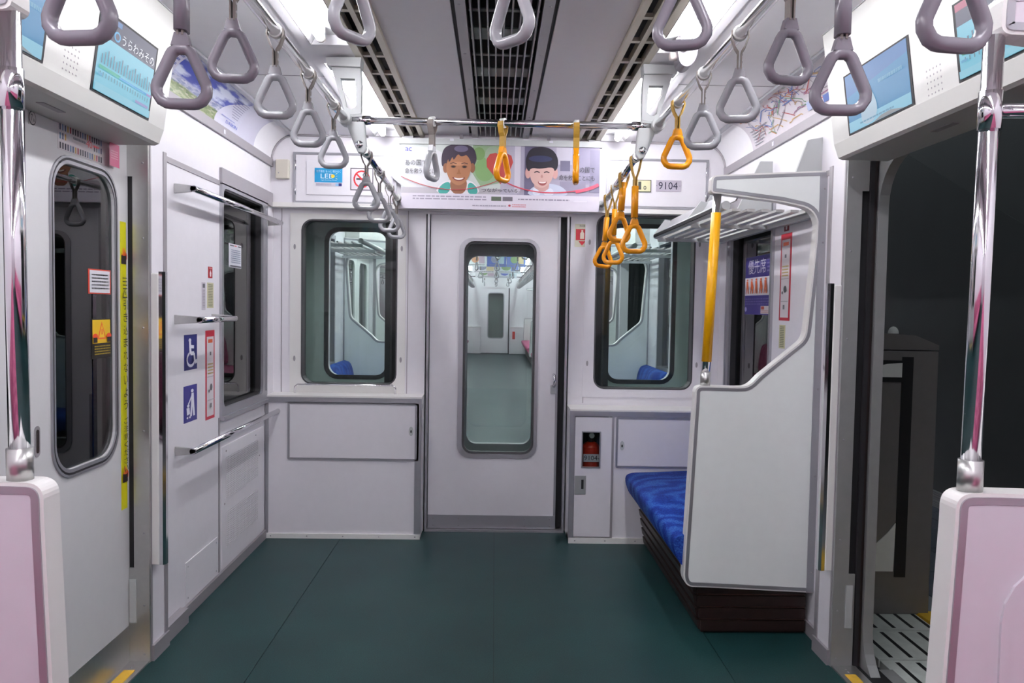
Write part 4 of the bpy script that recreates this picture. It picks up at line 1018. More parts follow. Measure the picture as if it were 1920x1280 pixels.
lab = Sf((xm-0.045, YR+0.021, ew[2]+0.022), (0.09, 0, 0), (0, 0, 0.042), (0, -1, 0))
p = Pr(lab); p.rect(0, 0, 1, 1, '#cfc7cf'); p.text('9104-', 0.05, 0.22, 0.95, 0.80, '#3a3440'); p.build('number_label', fx)
t, p = sign('extinguisher_sign', 'red fire extinguisher sticker with a down arrow above the right locker', SY(*RY(1078, 420, 1105, 463, YE-0.001), YE-0.001), '#cfcdb8', 'sticker')
p.text('消火器', 0.3, 0.88, 0.7, 0.97, '#2f3a2c'); p.rect(0.06, 0.30, 0.94, 0.78, '#b81f2e'); p.shape([(0.36, 0.35), (0.64, 0.35), (0.64, 0.60), (0.56, 0.66), (0.56, 0.74), (0.44, 0.74), (0.44, 0.66), (0.36, 0.60)], '#e8dccb'); p.shape([(0.26, 0.25), (0.74, 0.25), (0.5, 0.06)], '#b81f2e'); p.build('print', t)

# ---- hatches in the upper end wall
def hatch(label, px, hinge):
    x0, x1, z0, z1 = RY(*px, YU)
    t = thing('wall_hatch', label, 'hatch', ((x0+x1)/2, YU, z0))
    o = rr(x0, x1, z0, z1, 0.002)
    G().m('alu').frame(o, rr(x0+0.012, x1-0.012, z0+0.012, z1-0.012, 0.002), 'Y', YU-0.006, YU).build('hatch_frame', t)
    hd = G().m('wall').box(x0+0.014, x1-0.014, YU-0.004, YU, z0+0.014, z1-0.014).build('hatch_door', t)
    for z in (z0+0.07, z1-0.07):
        x = x0+0.012 if hinge < 0 else x1-0.012
        G().m('chrome').cyl((x, YU-0.007, z-0.025), (x, YU-0.007, z+0.025), 0.005, 8).build('hinge', hd)
    return t
hatch('white wall hatch with stickers left of the poster', (550, 287, 744, 383), -1)
hatch('white wall hatch with the number plate right of the poster', (1137, 298, 1328, 392), 1)
q = RY(575, 303, 722, 366, YU-0.006)
pb = G().m('wall').box(q[0], q[1], YU-0.009, YU-0.004, q[2], q[3]).build('sticker_board', None, 'plain white board holding two stickers on the left hatch', 'board', bev=0.001)
t, p = sign('lamp_sticker', 'blue sticker reading LED on the left hatch', SY(*RY(590, 315, 642, 342, YU-0.009), YU-0.0092), '#1d92c4', 'sticker')
p.text('地下鉄を もっと 明かるく', 0.06, 0.68, 0.94, 0.86, '#cfeaf5'); p.text('LED', 0.22, 0.28, 0.72, 0.60, '#e9f4f8'); p.ell(0.66, 0.44, 0.07, 0.12, '#f0c93a')
for a in (-35, 0, 35): p.line([(0.76, 0.44+0.0035*a), (0.82, 0.44+0.006*a)], 0.02, '#e9e3a8')
p.text('Light Emitting Diode', 0.24, 0.10, 0.80, 0.20, '#cfeaf5'); p.build('lettering', t)
t, p = sign('small_print', 'tiny print strip with a dark blue mark under the blue LED sticker', SY(*RY(592, 343, 641, 349, YU-0.009), YU-0.0092), '#c9c3cf', 'sticker')
p.lines(0.02, 0.6, 0.2, 0.9, 2, '#8a8594'); p.rect(0.76, 0.05, 0.88, 0.95, '#8fb6d8'); p.rect(0.88, 0.05, 1.0, 0.95, '#2b2f6e'); p.build('print', t)
t, p = sign('no_smoking_sign', 'square no smoking sign with a red ring on the left hatch', SY(*RY(657, 315, 700, 357, YU-0.009), YU-0.0092), '#4a4650', 'sign')
p.rect(0.04, 0.04, 0.96, 0.96, '#d8d2d8'); p.rect(0.26, 0.47, 0.74, 0.55, '#3a363c'); p.line([(0.6, 0.58), (0.55, 0.7), (0.62, 0.78)], 0.04, '#55606a')
p.line([(0.5+0.33*math.cos(math.radians(a)), 0.5+0.36*math.sin(math.radians(a))) for a in range(0, 361, 15)], 0.07, '#c4232c'); p.line([(0.26, 0.74), (0.74, 0.26)], 0.07, '#c4232c'); p.build('print', t)
t, p = sign('door_sticker', 'pale yellow plate with a dark border left of the number plate', SY(*RY(1186, 337, 1221, 360, YU-0.006), YU-0.0062), '#4c5040', 'plate')
p.rect(0.04, 0.06, 0.96, 0.94, '#d9d6ae'); p.rect(0.30, 0.2, 0.46, 0.85, '#3c3f38'); p.ell(0.66, 0.35, 0.08, 0.16, '#6a6a5c'); p.ell(0.66, 0.35, 0.04, 0.08, '#d9d6ae'); p.build('print', t)
t, p = sign('number_plate', 'silver car number plate reading 9104', SY(*RY(1230, 338, 1277, 359, YU-0.006), YU-0.0062), '#b5aebb', 'plate')
p.text('9104', 0.10, 0.18, 0.86, 0.84, '#24243a'); p.ell(0.03, 0.5, 0.015, 0.04, '#55505c'); p.ell(0.95, 0.5, 0.015, 0.04, '#55505c'); p.build('lettering', t)
q = RY(519, 300, 544, 336, YU)
sb = thing('wall_box', 'small beige box on the end wall left of the hatch', 'box', ((q[0]+q[1])/2, YU, q[2]))
G().m('beige').box(q[0], q[1], YU-0.03, YU, q[2], q[3]).build('cover', sb, bev=0.005)
G().m('alu_grey').dome((q[0]+0.018, YU-0.03, q[2]+0.03), (0, -1, 0), 0.004, 0.002, 8).build('screw', sb)

# ---- the wide poster over the door
YP = 4.13
q = RY(752, 272, 1124, 394, YP)
po = thing('hanging_poster', 'wide charity poster with two smiling children and a red thread above the door', 'poster', ((q[0]+q[1])/2, YP, q[2]))
G().m('light_grey').box(q[0]-0.012, q[1]+0.012, YP-0.010, YP+0.02, q[3]-0.004, q[3]+0.026).build('clamp_bar', po)
for u in (0.03, 0.5, 0.97):
    x = q[0]+(q[1]-q[0])*u; G().m('grey_paint').box(x-0.03, x+0.03, YP-0.004, YP+0.024, q[3]+0.026, q[3]+0.038).build('clamp', po)
for u in (0.30, 0.74):
    x = q[0]+(q[1]-q[0])*u; G().m('chrome').box(x-0.009, x+0.009, YP+0.0, YP+0.02, q[3]+0.03, 2.15).build('hanger', po)
sf = SY(q[0], q[1], q[2], q[3], YP)
G().m(C('#dcd6e2')).box(q[0], q[1], YP, YP+0.002, q[2], q[3]).build('sheet', po)
for u in (0.253, 0.752):
    pp = Pr(Sf(sf(u-0.009, 1.035), sf.U*0.018, sf.V*0.05, (0, -1, 0))); 
    pp.O = 0
    c = sf(u, 1.06, 0.0); G().m(C('#e3e3ec')).box(c.x-0.010, c.x+0.010, YP-0.0115, YP-0.010, c.z-0.006, c.z+0.006).build('seat_tag', po)
p = Pr(sf, 0.00012); p.lay = 4
p.rect(0.0, 0.235, 0.5, 1.0, '#c6cdc9'); p.rect(0.5, 0.235, 1.0, 1.0, '#a9a3b6')
p.ell(0.10, 0.62, 0.16, 0.33, '#d5d6da'); p.rect(0, 0.235, 0.5, 0.33, '#b6b2b8')
p.shape([(0.36, 1.0), (0.5, 1.0), (0.5, 0.42), (0.40, 0.36), (0.35, 0.6)], '#8fa985')
p.ell(0.42, 0.62, 0.05, 0.18, '#7fa46a'); p.ell(0.46, 0.84, 0.04, 0.14, '#9dad96'); p.ell(0.39, 0.86, 0.03, 0.10, '#78985f')
p.rect(0.5, 0.235, 0.585, 1.0, '#b4afc0'); p.rect(0.57, 0.27, 0.60, 1.0, '#cfcad6'); p.rect(0.62, 0.235, 0.68, 1.0, '#6b6580')
p.rect(0.78, 0.72, 0.86, 0.98, '#c3bfcc'); p.rect(0.80, 0.62, 0.85, 0.78, '#6c6880'); p.rect(0.87, 0.42, 1.0, 1.0, '#948ea6'); p.rect(0.95, 0.3, 1.0, 0.95, '#7f7a92')
p.rect(0.80, 0.3, 0.93, 0.46, '#8e889e')
# red heart behind the yellow strap
p.shape([(0.50, 0.40), (0.465, 0.53), (0.430, 0.66), (0.428, 0.78), (0.445, 0.86), (0.475, 0.88), (0.500, 0.83), (0.525, 0.88), (0.553, 0.84), (0.562, 0.74), (0.545, 0.60), (0.52, 0.48)], '#b5453f')
# first child
S1, S1d, H1 = '#a5704f', '#8a5a40', '#3a2f3f'
def blob(pts, col): p.shape(smooth_path(pts, 2, True), col)
blob([(0.17, 0.225), (0.19, 0.38), (0.245, 0.46), (0.345, 0.46), (0.385, 0.36), (0.40, 0.225)], '#e2dfe4')
blob([(0.18, 0.235), (0.20, 0.38), (0.25, 0.44), (0.245, 0.235)], '#3f9a90'); blob([(0.335, 0.235), (0.335, 0.40), (0.355, 0.42), (0.385, 0.33), (0.385, 0.235)], '#3f9a90')
blob([(0.25, 0.235), (0.245, 0.50), (0.335, 0.50), (0.325, 0.235)], S1d)
blob([(0.205, 0.62), (0.20, 0.80), (0.215, 0.95), (0.26, 1.0), (0.325, 1.0), (0.365, 0.95), (0.38, 0.80), (0.372, 0.70), (0.35, 0.62), (0.30, 0.75), (0.24, 0.72)], H1)
p.ell(0.223, 0.63, 0.013, 0.075, S1d); p.ell(0.358, 0.64, 0.013, 0.075, S1d)
blob([(0.226, 0.70), (0.228, 0.55), (0.25, 0.42), (0.288, 0.355), (0.325, 0.42), (0.348, 0.56), (0.353, 0.72), (0.33, 0.84), (0.29, 0.87), (0.245, 0.83)], S1)
blob([(0.222, 0.74), (0.225, 0.90), (0.27, 0.99), (0.33, 0.99), (0.36, 0.90), (0.360, 0.76), (0.345, 0.80), (0.335, 0.85), (0.30, 0.80), (0.285, 0.86), (0.262, 0.74), (0.258, 0.82), (0.240, 0.70), (0.234, 0.80)], H1)
p.ell(0.30, 0.93, 0.035, 0.05, '#67607a'); p.ell(0.285, 0.70, 0.03, 0.03, '#b88463')
for u in (0.262, 0.318):
    p.ell(u, 0.655, 0.014, 0.020, '#6e4734'); p.ell(u, 0.652, 0.009, 0.014, '#221a1c'); p.line([(u-0.016, 0.70), (u, 0.715), (u+0.016, 0.70)], 0.004, '#4a3330', asp=0.3)
blob([(0.283, 0.56), (0.29, 0.64), (0.297, 0.56), (0.303, 0.54), (0.276, 0.54)], '#96623f')
blob([(0.252, 0.50), (0.29, 0.475), (0.327, 0.50), (0.312, 0.445), (0.29, 0.43), (0.268, 0.445)], '#7a3f38'); blob([(0.262, 0.492), (0.29, 0.474), (0.318, 0.492), (0.305, 0.455), (0.275, 0.455)], '#e6dfdc')
# second child
S2, H2 = '#d3aca4', '#1d1a26'
blob([(0.63, 0.225), (0.65, 0.34), (0.70, 0.42), (0.78, 0.42), (0.83, 0.34), (0.845, 0.225)], '#c7cde0')
p.ell(0.638, 0.58, 0.014, 0.085, '#cf9f98'); p.ell(0.775, 0.58, 0.014, 0.085, '#cf9f98')
blob([(0.67, 0.30), (0.67, 0.50), (0.745, 0.50), (0.745, 0.30)], '#c59b95')
blob([(0.648, 0.70), (0.645, 0.56), (0.66, 0.42), (0.705, 0.335), (0.75, 0.42), (0.768, 0.56), (0.768, 0.72), (0.71, 0.80)], S2)
blob([(0.628, 0.66), (0.625, 0.82), (0.65, 0.96), (0.70, 0.99), (0.755, 0.96), (0.787, 0.84), (0.79, 0.68), (0.772, 0.60), (0.765, 0.68), (0.70, 0.645), (0.652, 0.66), (0.643, 0.59)], H2)
p.ell(0.70, 0.80, 0.06, 0.05, '#2c3054')
for u in (0.683, 0.732): p.line([(u-0.014, 0.590), (u, 0.605), (u+0.014, 0.590)], 0.005, '#3c2c30', asp=0.3)
blob([(0.70, 0.52), (0.708, 0.57), (0.716, 0.52), (0.708, 0.505)], '#bb8a82')
blob([(0.685, 0.455), (0.71, 0.445), (0.737, 0.46), (0.728, 0.40), (0.71, 0.385), (0.694, 0.405)], '#9d5352'); blob([(0.69, 0.452), (0.71, 0.443), (0.733, 0.455), (0.725, 0.425), (0.697, 0.425)], '#efe3e0')
blob([(0.66, 0.24), (0.665, 0.37), (0.70, 0.30), (0.70, 0.24)], '#dfe3f0'); blob([(0.72, 0.24), (0.72, 0.30), (0.76, 0.37), (0.775, 0.24)], '#dfe3f0')
# red thread
def curve(a, c, b, n=14): return [((1-t)**2*a[0]+2*t*(1-t)*c[0]+t*t*b[0], (1-t)**2*a[1]+2*t*(1-t)*c[1]+t*t*b[1]) for t in [i/n for i in range(n+1)]]
p.line(curve((0.0, 0.49), (0.26, 0.12), (0.50, 0.47)), 0.0035, '#b03a45', asp=0.33)
p.line(curve((0.50, 0.47), (0.70, 0.13), (0.99, 0.40)), 0.006, '#c24357', asp=0.33)
p.line(curve((0.88, 0.305), (0.95, 0.34), (0.995, 0.42), 5), 0.016, '#cf5068', asp=0.33)
p.rect(0, 0, 1, 0.238, '#dcd6e2')
T = '#222228'
p.text('あの国で', 0.02, 0.66, 0.13, 0.745, T); p.text('命を救うことは', 0.02, 0.535, 0.175, 0.62, T)
p.text('この国で', 0.875, 0.60, 0.975, 0.685, T); p.text('命を救うことにも', 0.795, 0.475, 0.975, 0.56, T)
p.text('つながっている。', 0.405, 0.27, 0.60, 0.335, T); p.text('ac', 0.02, 0.875, 0.053, 0.935, '#4a46a8')
p.lines(0.06, 0.43, 0.135, 0.215, 2, '#9a94a4'); p.rect(0.455, 0.14, 0.505, 0.205, '#55614f'); p.rect(0.512, 0.14, 0.562, 0.205, '#6b6570')
p.lines(0.59, 0.85, 0.15, 0.19, 1, '#8c8698'); p.rect(0.868, 0.135, 0.94, 0.175, '#c9c4d0'); p.rect(0.869, 0.138, 0.939, 0.172, '#e2dde8')
p.lines(0.36, 0.53, 0.045, 0.08, 1, '#a39dac'); p.ell(0.547, 0.07, 0.006, 0.017, '#b0434f'); p.lines(0.56, 0.63, 0.04, 0.10, 2, '#c8707a')
p.build('printed_picture', po, normals=False)

# ================================================================ right wall: priority seat window and notices
t, p = sign('priority_sign', 'purple priority seat sign with orange figures on the right window', SXR(*RX(1398, 479, 1452, 590, XR+0.0258), XR+0.0258), '#3c2f86', 'sign')
p.text('優先席', 0.10, 0.70, 0.72, 0.95, '#e6e3f0'); p.lines(0.76, 0.97, 0.70, 0.95, 4, '#8a80bb')
p.rect(0.0, 0.33, 1.0, 0.64, '#dcd9e2')
for i in range(5):
    u = 0.09+0.165*i
    p.ell(u, 0.60, 0.030, 0.018, '#d8673a'); p.shape([(u-0.035, 0.58), (u+0.03, 0.575), (u+0.045+0.02*(i % 2), 0.47), (u+0.05, 0.36), (u+0.02, 0.36), (u, 0.46), (u-0.03, 0.36), (u-0.05, 0.36), (u-0.03, 0.48)], '#d8673a')
p.lines(0.05, 0.95, 0.16, 0.29, 3, '#6a60a5'); p.ell(0.08, 0.09, 0.04, 0.04, '#b8b0e0'); p.rect(0.62, 0.02, 0.98, 0.15, '#e0d6da'); p.rect(0.64, 0.09, 0.74, 0.14, '#c8503c'); p.lines(0.64, 0.95, 0.03, 0.08, 2, '#c88a80')
p.build('print', t)
notice('tall red framed safety notice right of the purple priority sign', SXR(*RX(1463, 438, 1483, 601, XR), XR))
t, p = sign('alarm_sticker', 'small dark red sticker with a white hand above the right red framed notice', SXR(*RX(1471, 411, 1480, 433, XR), XR), '#8e1420', 'sticker')
p.shape([(0.35, 0.12), (0.65, 0.12), (0.70, 0.45), (0.55, 0.62), (0.50, 0.78), (0.42, 0.6), (0.3, 0.45)], '#e8dcdc'); p.build('print', t)
t, p = sign('text_sticker', 'narrow pale yellow instruction sticker below the right red framed notice', SXR(*RX(1461, 609, 1472, 653, XR), XR), '#cfc9a0', 'sticker')
p.lines(0.15, 0.85, 0.05, 0.95, 12, '#5d6a55'); p.build('print', t)

# ================================================================ screens in the door headers
def screen(s, ya, yb, va, vb, label):
    he, HV, nn = HSF[s]
    y0, y1 = (ya, yb) if s < 0 else (yb, ya)
    O = he+HV*va+Vector((0, y0, 0)); U = Vector((0, y1-y0, 0)); V = HV*(vb-va)
    sf = Sf(O, U, V, nn)
    t = thing('display_screen', label, 'screen', tuple(O))
    G().m('black').add([sf(u, v, d) for d in (0.0005, 0.002) for u, v in ((-0.03, -0.03), (1.03, -0.03), (1.03, 1.03), (-0.03, 1.03))], [(3, 2, 1, 0), (4, 5, 6, 7), (0, 1, 5, 4), (1, 2, 6, 5), (2, 3, 7, 6), (3, 0, 4, 7)]).build('bezel', t)
    p = Pr(sf, 0.0003); p.lay = 7; return t, p
def quad_on(s, px):
    he, HV, nn = HSF[s]; out = []
    for a, b in px:
        w = CM @ Vector(((a-CX)/F, (CY-b)/F, -1.0)); o = Vector((0, 0, H)); k = (he-o).dot(nn)/w.dot(nn); q = o+w*k
        out.append((q.y, (q-he).dot(HV)))
    return out
ql = quad_on(-1, ((172, 165), (275, 222), (200, 50))); qr = quad_on(1, ((1609, 253), (1713, 204), (1684, 72), (1584, 133)))
lv0, lv1 = ql[0][1], ql[2][1]
E_ = 0.8
def map_screen(s, ya, yb, label, title):
    t, p = screen(s, ya, yb, lv0, lv1+(0.035 if s < 0 else 0), label)
    p.rect(0, 0, 1, 1, '#74c3da', E_); p.rect(0, 0.70, 1, 1, '#3b3f55', E_); p.rect(0.0, 0.90, 0.14, 1, '#b04a66', E_); p.rect(0.15, 0.92, 0.33, 0.985, '#4f7fb5', E_)
    p.ell(0.27, 0.79, 0.055, 0.065, '#58aee0', E_); p.ell(0.27, 0.79, 0.035, 0.043, '#3b3f55', E_)
    p.text(title, 0.35, 0.73, 0.97, 0.86, '#e8ecf2', E_)
    for i in range(19):
        u = 0.06+0.048*i; hgt = 0.10+0.09*((i*7) % 5)/5
        p.lay -= 1; p.rect(u, 0.36, u+0.018, 0.38+hgt, '#4f6f86', E_)
        p.lay -= 1; p.rect(u+0.004, 0.20, u+0.016, 0.26, '#4f7f90', E_)
    p.rect(0.04, 0.29, 0.40, 0.335, '#2fae96', E_); p.rect(0.38, 0.29, 0.90, 0.32, '#3a9fd6', E_); p.rect(0.90, 0.29, 0.99, 0.32, '#8f74b8', E_)
    p.rect(0.03, 0.20, 0.10, 0.235, '#4fa0c8', E_); p.rect(0.0, 0.0, 1.0, 0.10, '#86c8dc', E_); p.rect(0.7, 0.11, 0.95, 0.15, '#8f8fc4', E_)
    p.build('picture', t); return t
def video_screen(s, ya, yb, label):
    t, p = screen(s, ya, yb, lv0, lv1, label)
    p.rect(0, 0, 1, 1, '#2c86b8', E_); p.shape([(0, 0.62), (1, 0.80), (1, 1), (0, 1)], '#3a78b4', E_); p.rect(0, 0.0, 1, 0.18, '#86c4dc', E_)
    p.shape(smooth_path([(0.22, 0.22), (0.26, 0.66), (0.34, 0.74), (0.42, 0.60), (0.52, 0.24), (0.44, 0.02), (0.25, 0.03)], 2, True), '#a9c3d4', E_); p.ell(0.33, 0.80, 0.045, 0.07, '#4c6c92', E_)
    p.lines(0.55, 0.92, 0.55, 0.68, 1, '#6ea8c8', E_); p.lines(0.2, 0.75, 0.06, 0.12, 1, '#5d93b4', E_); p.shape([(0.42, 0), (0.9, 0), (0.7, 0.07), (0.55, 0.06)], '#8a8f92', E_); p.build('picture', t); return t
def ysp(q): ys = [a for a, b in q]; return min(ys), max(ys)
y0, y1 = ysp(ql); dlt = y1-y0
map_screen(-1, y0, y0+dlt, 'left header route screen naming the next station in white letters', 'うらわみその')
ye = quad_on(-1, ((79, 80),))[0][0]; video_screen(-1, ye-dlt, ye, 'blue screen half hidden by the chrome pole in the left header')
y0, y1 = ysp(qr)
video_screen(1, y0, y1, 'right header video screen with a pale figure on blue')
ye = quad_on(1, ((1798, 80),))[0][0]; map_screen(1, ye-(y1-y0), ye, 'right header route screen at the top right corner', 'うらわみその')

# ================================================================ posters in the ceiling coves
class Cove:
    def __init__(s, side, y0, y1): s.s, s.y0, s.y1 = side, y0, y1
    def __call__(s, u, v, d=0.0):
        a = math.radians(6+80*v); r1, r2 = 0.122-d, 0.142-d
        y = s.y0+(s.y1-s.y0)*u
        return Vector((SX(s.s, DW-0.125+r1*math.cos(a)), y, 1.99+r2*math.sin(a)))
def cove_sheet(sf, matname, name, parent, u0=0.0, u1=1.0, d=0.0):
    g = G().m(matname); n = 12; m = 8
    g.add([sf(u0+(u1-u0)*i/m, j/n, d) for j in range(n+1) for i in range(m+1)], [(j*(m+1)+i, j*(m+1)+i+1, (j+1)*(m+1)+i+1, (j+1)*(m+1)+i) for j in range(n) for i in range(m)], True)
    return g.build(name, parent)
def city_mat():
    m = mat('city_print', (0.3, 0.4, 0.7), 0.35); N = m.node_tree.nodes; L = m.node_tree.links; b = N['Principled BSDF']
    tc = N.new('ShaderNodeTexCoord'); sp = N.new('ShaderNodeSeparateXYZ'); L.new(tc.outputs['Generated'], sp.inputs[0])
    n = N.new('ShaderNodeTexNoise'); n.inputs['Scale'].default_value = 4; n.inputs['Detail'].default_value = 8; L.new(tc.outputs['Generated'], n.inputs['Vector'])
    v = N.new('ShaderNodeTexVoronoi'); v.inputs['Scale'].default_value = 22; L.new(tc.outputs['Generated'], v.inputs['Vector'])
    sky = N.new('ShaderNodeValToRGB'); e = sky.color_ramp.elements; e[0].position = 0.46; e[0].color = (0.05, 0.07, 0.38, 1); e[1].position = 0.60; e[1].color = (0.62, 0.66, 0.80, 1); L.new(n.outputs['Fac'], sky.inputs[0])
    gr = N.new('ShaderNodeValToRGB'); e = gr.color_ramp.elements; e[0].color = (0.05, 0.12, 0.03, 1); e[1].color = (0.45, 0.42, 0.30, 1); k = e.new(0.5); k.color = (0.22, 0.28, 0.10, 1); L.new(v.outputs['Color'], gr.inputs[0])
    ct = N.new('ShaderNodeValToRGB'); e = ct.color_ramp.elements; e[0].color = (0.10, 0.14, 0.35, 1); e[1].color = (0.60, 0.60, 0.66, 1); L.new(v.outputs['Color'], ct.inputs[0])
    def step(lo, hi):
        a = N.new('ShaderNodeMath'); a.operation = 'MULTIPLY_ADD'; a.inputs[1].default_value = 0.18; L.new(n.outputs['Fac'], a.inputs[0]); L.new(sp.outputs['Z'], a.inputs[2])
        q = N.new('ShaderNodeMapRange'); q.inputs[1].default_value = lo; q.inputs[2].default_value = hi; L.new(a.outputs[0], q.inputs[0]); return q
    s1, s2 = step(0.40, 0.46), step(0.58, 0.64)
    m1 = N.new('ShaderNodeMix'); m1.data_type = 'RGBA'; L.new(s1.outputs[0], m1.inputs[0]); L.new(gr.outputs[0], m1.inputs[6]); L.new(ct.outputs[0], m1.inputs[7])
    m2 = N.new('ShaderNodeMix'); m2.data_type = 'RGBA'; L.new(s2.outputs[0], m2.inputs[0]); L.new(m1.outputs[2], m2.inputs[6]); L.new(sky.outputs[0], m2.inputs[7])
    L.new(m2.outputs[2], b.inputs['Base Color'])
city_mat()
t = thing('cove_poster', 'glossy poster of a city park under blue sky in the left ceiling cove', 'poster', (SX(-1, DW), 3.2, 1.99))
sf = Cove(-1, 2.66, 3.86); cove_sheet(sf, C('#c8c6d6'), 'sheet', t)
cove_sheet(Cove(-1, 2.86, 3.55), 'city_print', 'city_picture', t, d=0.0008)
p = Pr(sf, 0.0008); p.lay = 2
n = 14
for i in range(n):       # white flank with text sweeping over the picture
    v0, v1 = i/n, (i+1)/n; f = lambda v: 0.55+0.30*v*v
    p.lay -= 1; p.shape([(f(v0), v0), (0.80, v0), (0.80, v1), (f(v1), v1)] if f(v1) < 0.80 else [(f(v0), v0), (0.80, v0), (0.80, v1)], '#c9c8d8')
p.lay = 4
for i in range(9): p.lay -= 1; p.rect(0.60+0.012*i, 0.74-0.055*i, 0.76, 0.755-0.055*i, '#8a8aa2')
p.text('DAIKIN', 0.655, 0.10, 0.775, 0.17, '#2f55c0'); p.lines(0.60, 0.74, 0.20, 0.24, 1, '#7f8cc8')
p.lines(0.03, 0.15, 0.45, 0.9, 4, '#5a66a0'); p.build('print', t)
t = thing('cove_poster', 'white railway network map with coloured lines in the right ceiling cove', 'poster', (SX(1, DW), 3.2, 1.99))
sf = Cove(1, 3.72, 2.70); cove_sheet(sf, C('#cfc9cf'), 'sheet', t)
p = Pr(sf, 0.0006); p.lay = 2
cols = ['#b8743f', '#7a86b0', '#b05050', '#6f9a7a', '#8f8a90', '#4f6fb0', '#c09a60', '#9a6a8a']
for i in range(95):
    u, v = random.uniform(0.06, 0.9), random.uniform(0.12, 0.92); a = random.choice((0, 45, 90, 135)); pts = [(u, v)]
    for k in range(random.randint(4, 10)):
        if random.random() < 0.35: a += random.choice((-45, 45))
        u += 0.022*math.cos(math.radians(a)); v += 0.05*math.sin(math.radians(a))
        if not (0.04 < u < 0.97 and 0.06 < v < 0.97): break
        pts.append((u, v))
    p.lay = 2+i % 3
    if len(pts) > 1: p.line(pts, 0.0045, cols[i % 8], asp=0.2)
p.lay = 6; p.rect(0.80, 0.10, 0.87, 0.24, '#3f5fa8'); p.rect(0.66, 0.12, 0.72, 0.30, '#a9b4d4'); p.rect(0.88, 0.5, 0.96, 0.62, '#8fa2d0')
for i in range(6): p.lay -= 1; p.rect(0.05, 0.08+0.07*i, 0.16+0.02*i, 0.10+0.07*i, '#8f8f98')
p.build('print', t)
for s in (-1, 1):
    t = thing('poster_rail', 'grey poster holding rail along the %s ceiling cove' % SIDE[s], 'rail', (SX(s, DW), 3.4, 1.97))
    G().m('alu_grey').box(SX(s, DW-0.001), SX(s, DW-0.012), 2.55, YU-0.002, 1.962, 2.002).build('rail_bar', t)
    G().m('alu').box(SX(s, 1.105), SX(s, 1.085), 2.55, YU-0.002, 2.124, 2.134).build('upper_strip', t)
    G().m(C('#d9d9e2')).box(SX(s, DW-0.012), SX(s, DW-0.013), 3.42, 3.44, 1.972, 1.990).build('rail_tag', t)
# grey fins of the right poster rail end

# ================================================================ gangway and the next car
YN = 4.70; YF = 20.4
gw = thing('gangway', 'dark folded bellows passage between the two cars', 'gangway', (XC, 4.5, 0))
G().m('dull_steel').box(-0.46, 0.49, YE+0.093, YN-0.01, -0.02, 0.008).build('foot_plate', gw)
for s in (-1, 1):
    g = G().m('bellows'); pts = []
    for i in range(9): pts.append((SX(s, 0.62 if i % 2 else 0.585), YE+0.093+(YN-YE-0.103)*i/8))
    pts2 = [(a+s*0.012, b) for a, b in pts]
    g.prism(pts+pts2[::-1], 'Z', 0.0, 1.85); g.build('bellows_side', gw)
G().m('bellows').box(SX(-1, 0.62), SX(1, 0.62), YE+0.093, YN-0.01, 1.85, 1.87).build('bellows_top', gw)

f2 = G().m('floor_vinyl').box(-1.3, 1.33, YN, YF+0.1, -0.05, 0.0).build('floor_next_car', None, 'teal floor of the next car seen through the gangway door', 'floor', kind='structure')
c2 = thing('ceiling_next_car', 'pale ceiling of the next car seen through the gangway door', 'ceiling', (XC, 12, 2.15), kind='structure')
g = G().m('ceil').box(-1.3, -0.65, YN, YF, 2.14, 2.2).box(-0.52, 0.55, YN, YF, 2.14, 2.2).box(0.68, 1.33, YN, YF, 2.14, 2.2); g.build('ceiling_panel', c2)
G().m('rubber').box(SX(-1, 0.11), SX(1, 0.11), YN+0.05, YF, 2.136, 2.14).build('duct_slot', c2)
# walls with window bands and door openings
DOORS = [(6.30, 7.60), (10.6, 11.9), (14.9, 16.2)]
for s in (-1, 1):
    wn = thing('wall_next_'+SIDE[s], 'white %s side wall of the next car' % SIDE[s], 'wall', (SX(s, DW), 12, 0), kind='structure')
    y = YN
    for a, b in DOORS+[(YF, YF)]:
        x0, x1 = SX(s, DW), SX(s, DW+0.08)
        w0, w1 = y+0.45, a-0.45
        g = G().m('wall').box(x0, x1, y, a, 0, 0.78).box(x0, x1, y, a, 1.75, 2.2).box(x0, x1, y, w0, 0.78, 1.75).box(x0, x1, w1, a, 0.78, 1.75); g.build('wall_panel', wn)
        o = rr(w0, w1, 0.78, 1.75, 0.04); G().m('alu').frame(o, offset(o, 0.03), 'X', x0, x1).build('window_frame', wn)
        G().m('glass_dark').prism(offset(o, 0.02), 'X', SX(s, DW+0.04), SX(s, DW+0.045)).build('pane', wn)
        if b > a:
            G().m('header').box(SX(s, 1.10), SX(s, DW+0.08), a-0.1, b+0.1, 1.75, 2.2).build('door_header', wn)
            if s < 0:
                for p0, p1 in ((a, (a+b)/2-0.004), ((a+b)/2+0.004, b)):
                    hl = rr(p0+0.12, p1-0.10, 0.74, 1.62, 0.08)
                    G().m('panel').frame(rr(p0, p1, 0.0, 1.75, 0.001), hl, 'X', SX(s, 1.25), SX(s, 1.28)).build('door_leaf', wn)
                    G().m('glass_dark').prism(hl, 'X', SX(s, 1.262), SX(s, 1.266)).build('pane', wn)
        y = b
ef = thing('wall_next_end', 'steel and white end wall of the next car behind the gangway', 'wall', (XC, YN, 0), kind='structure')
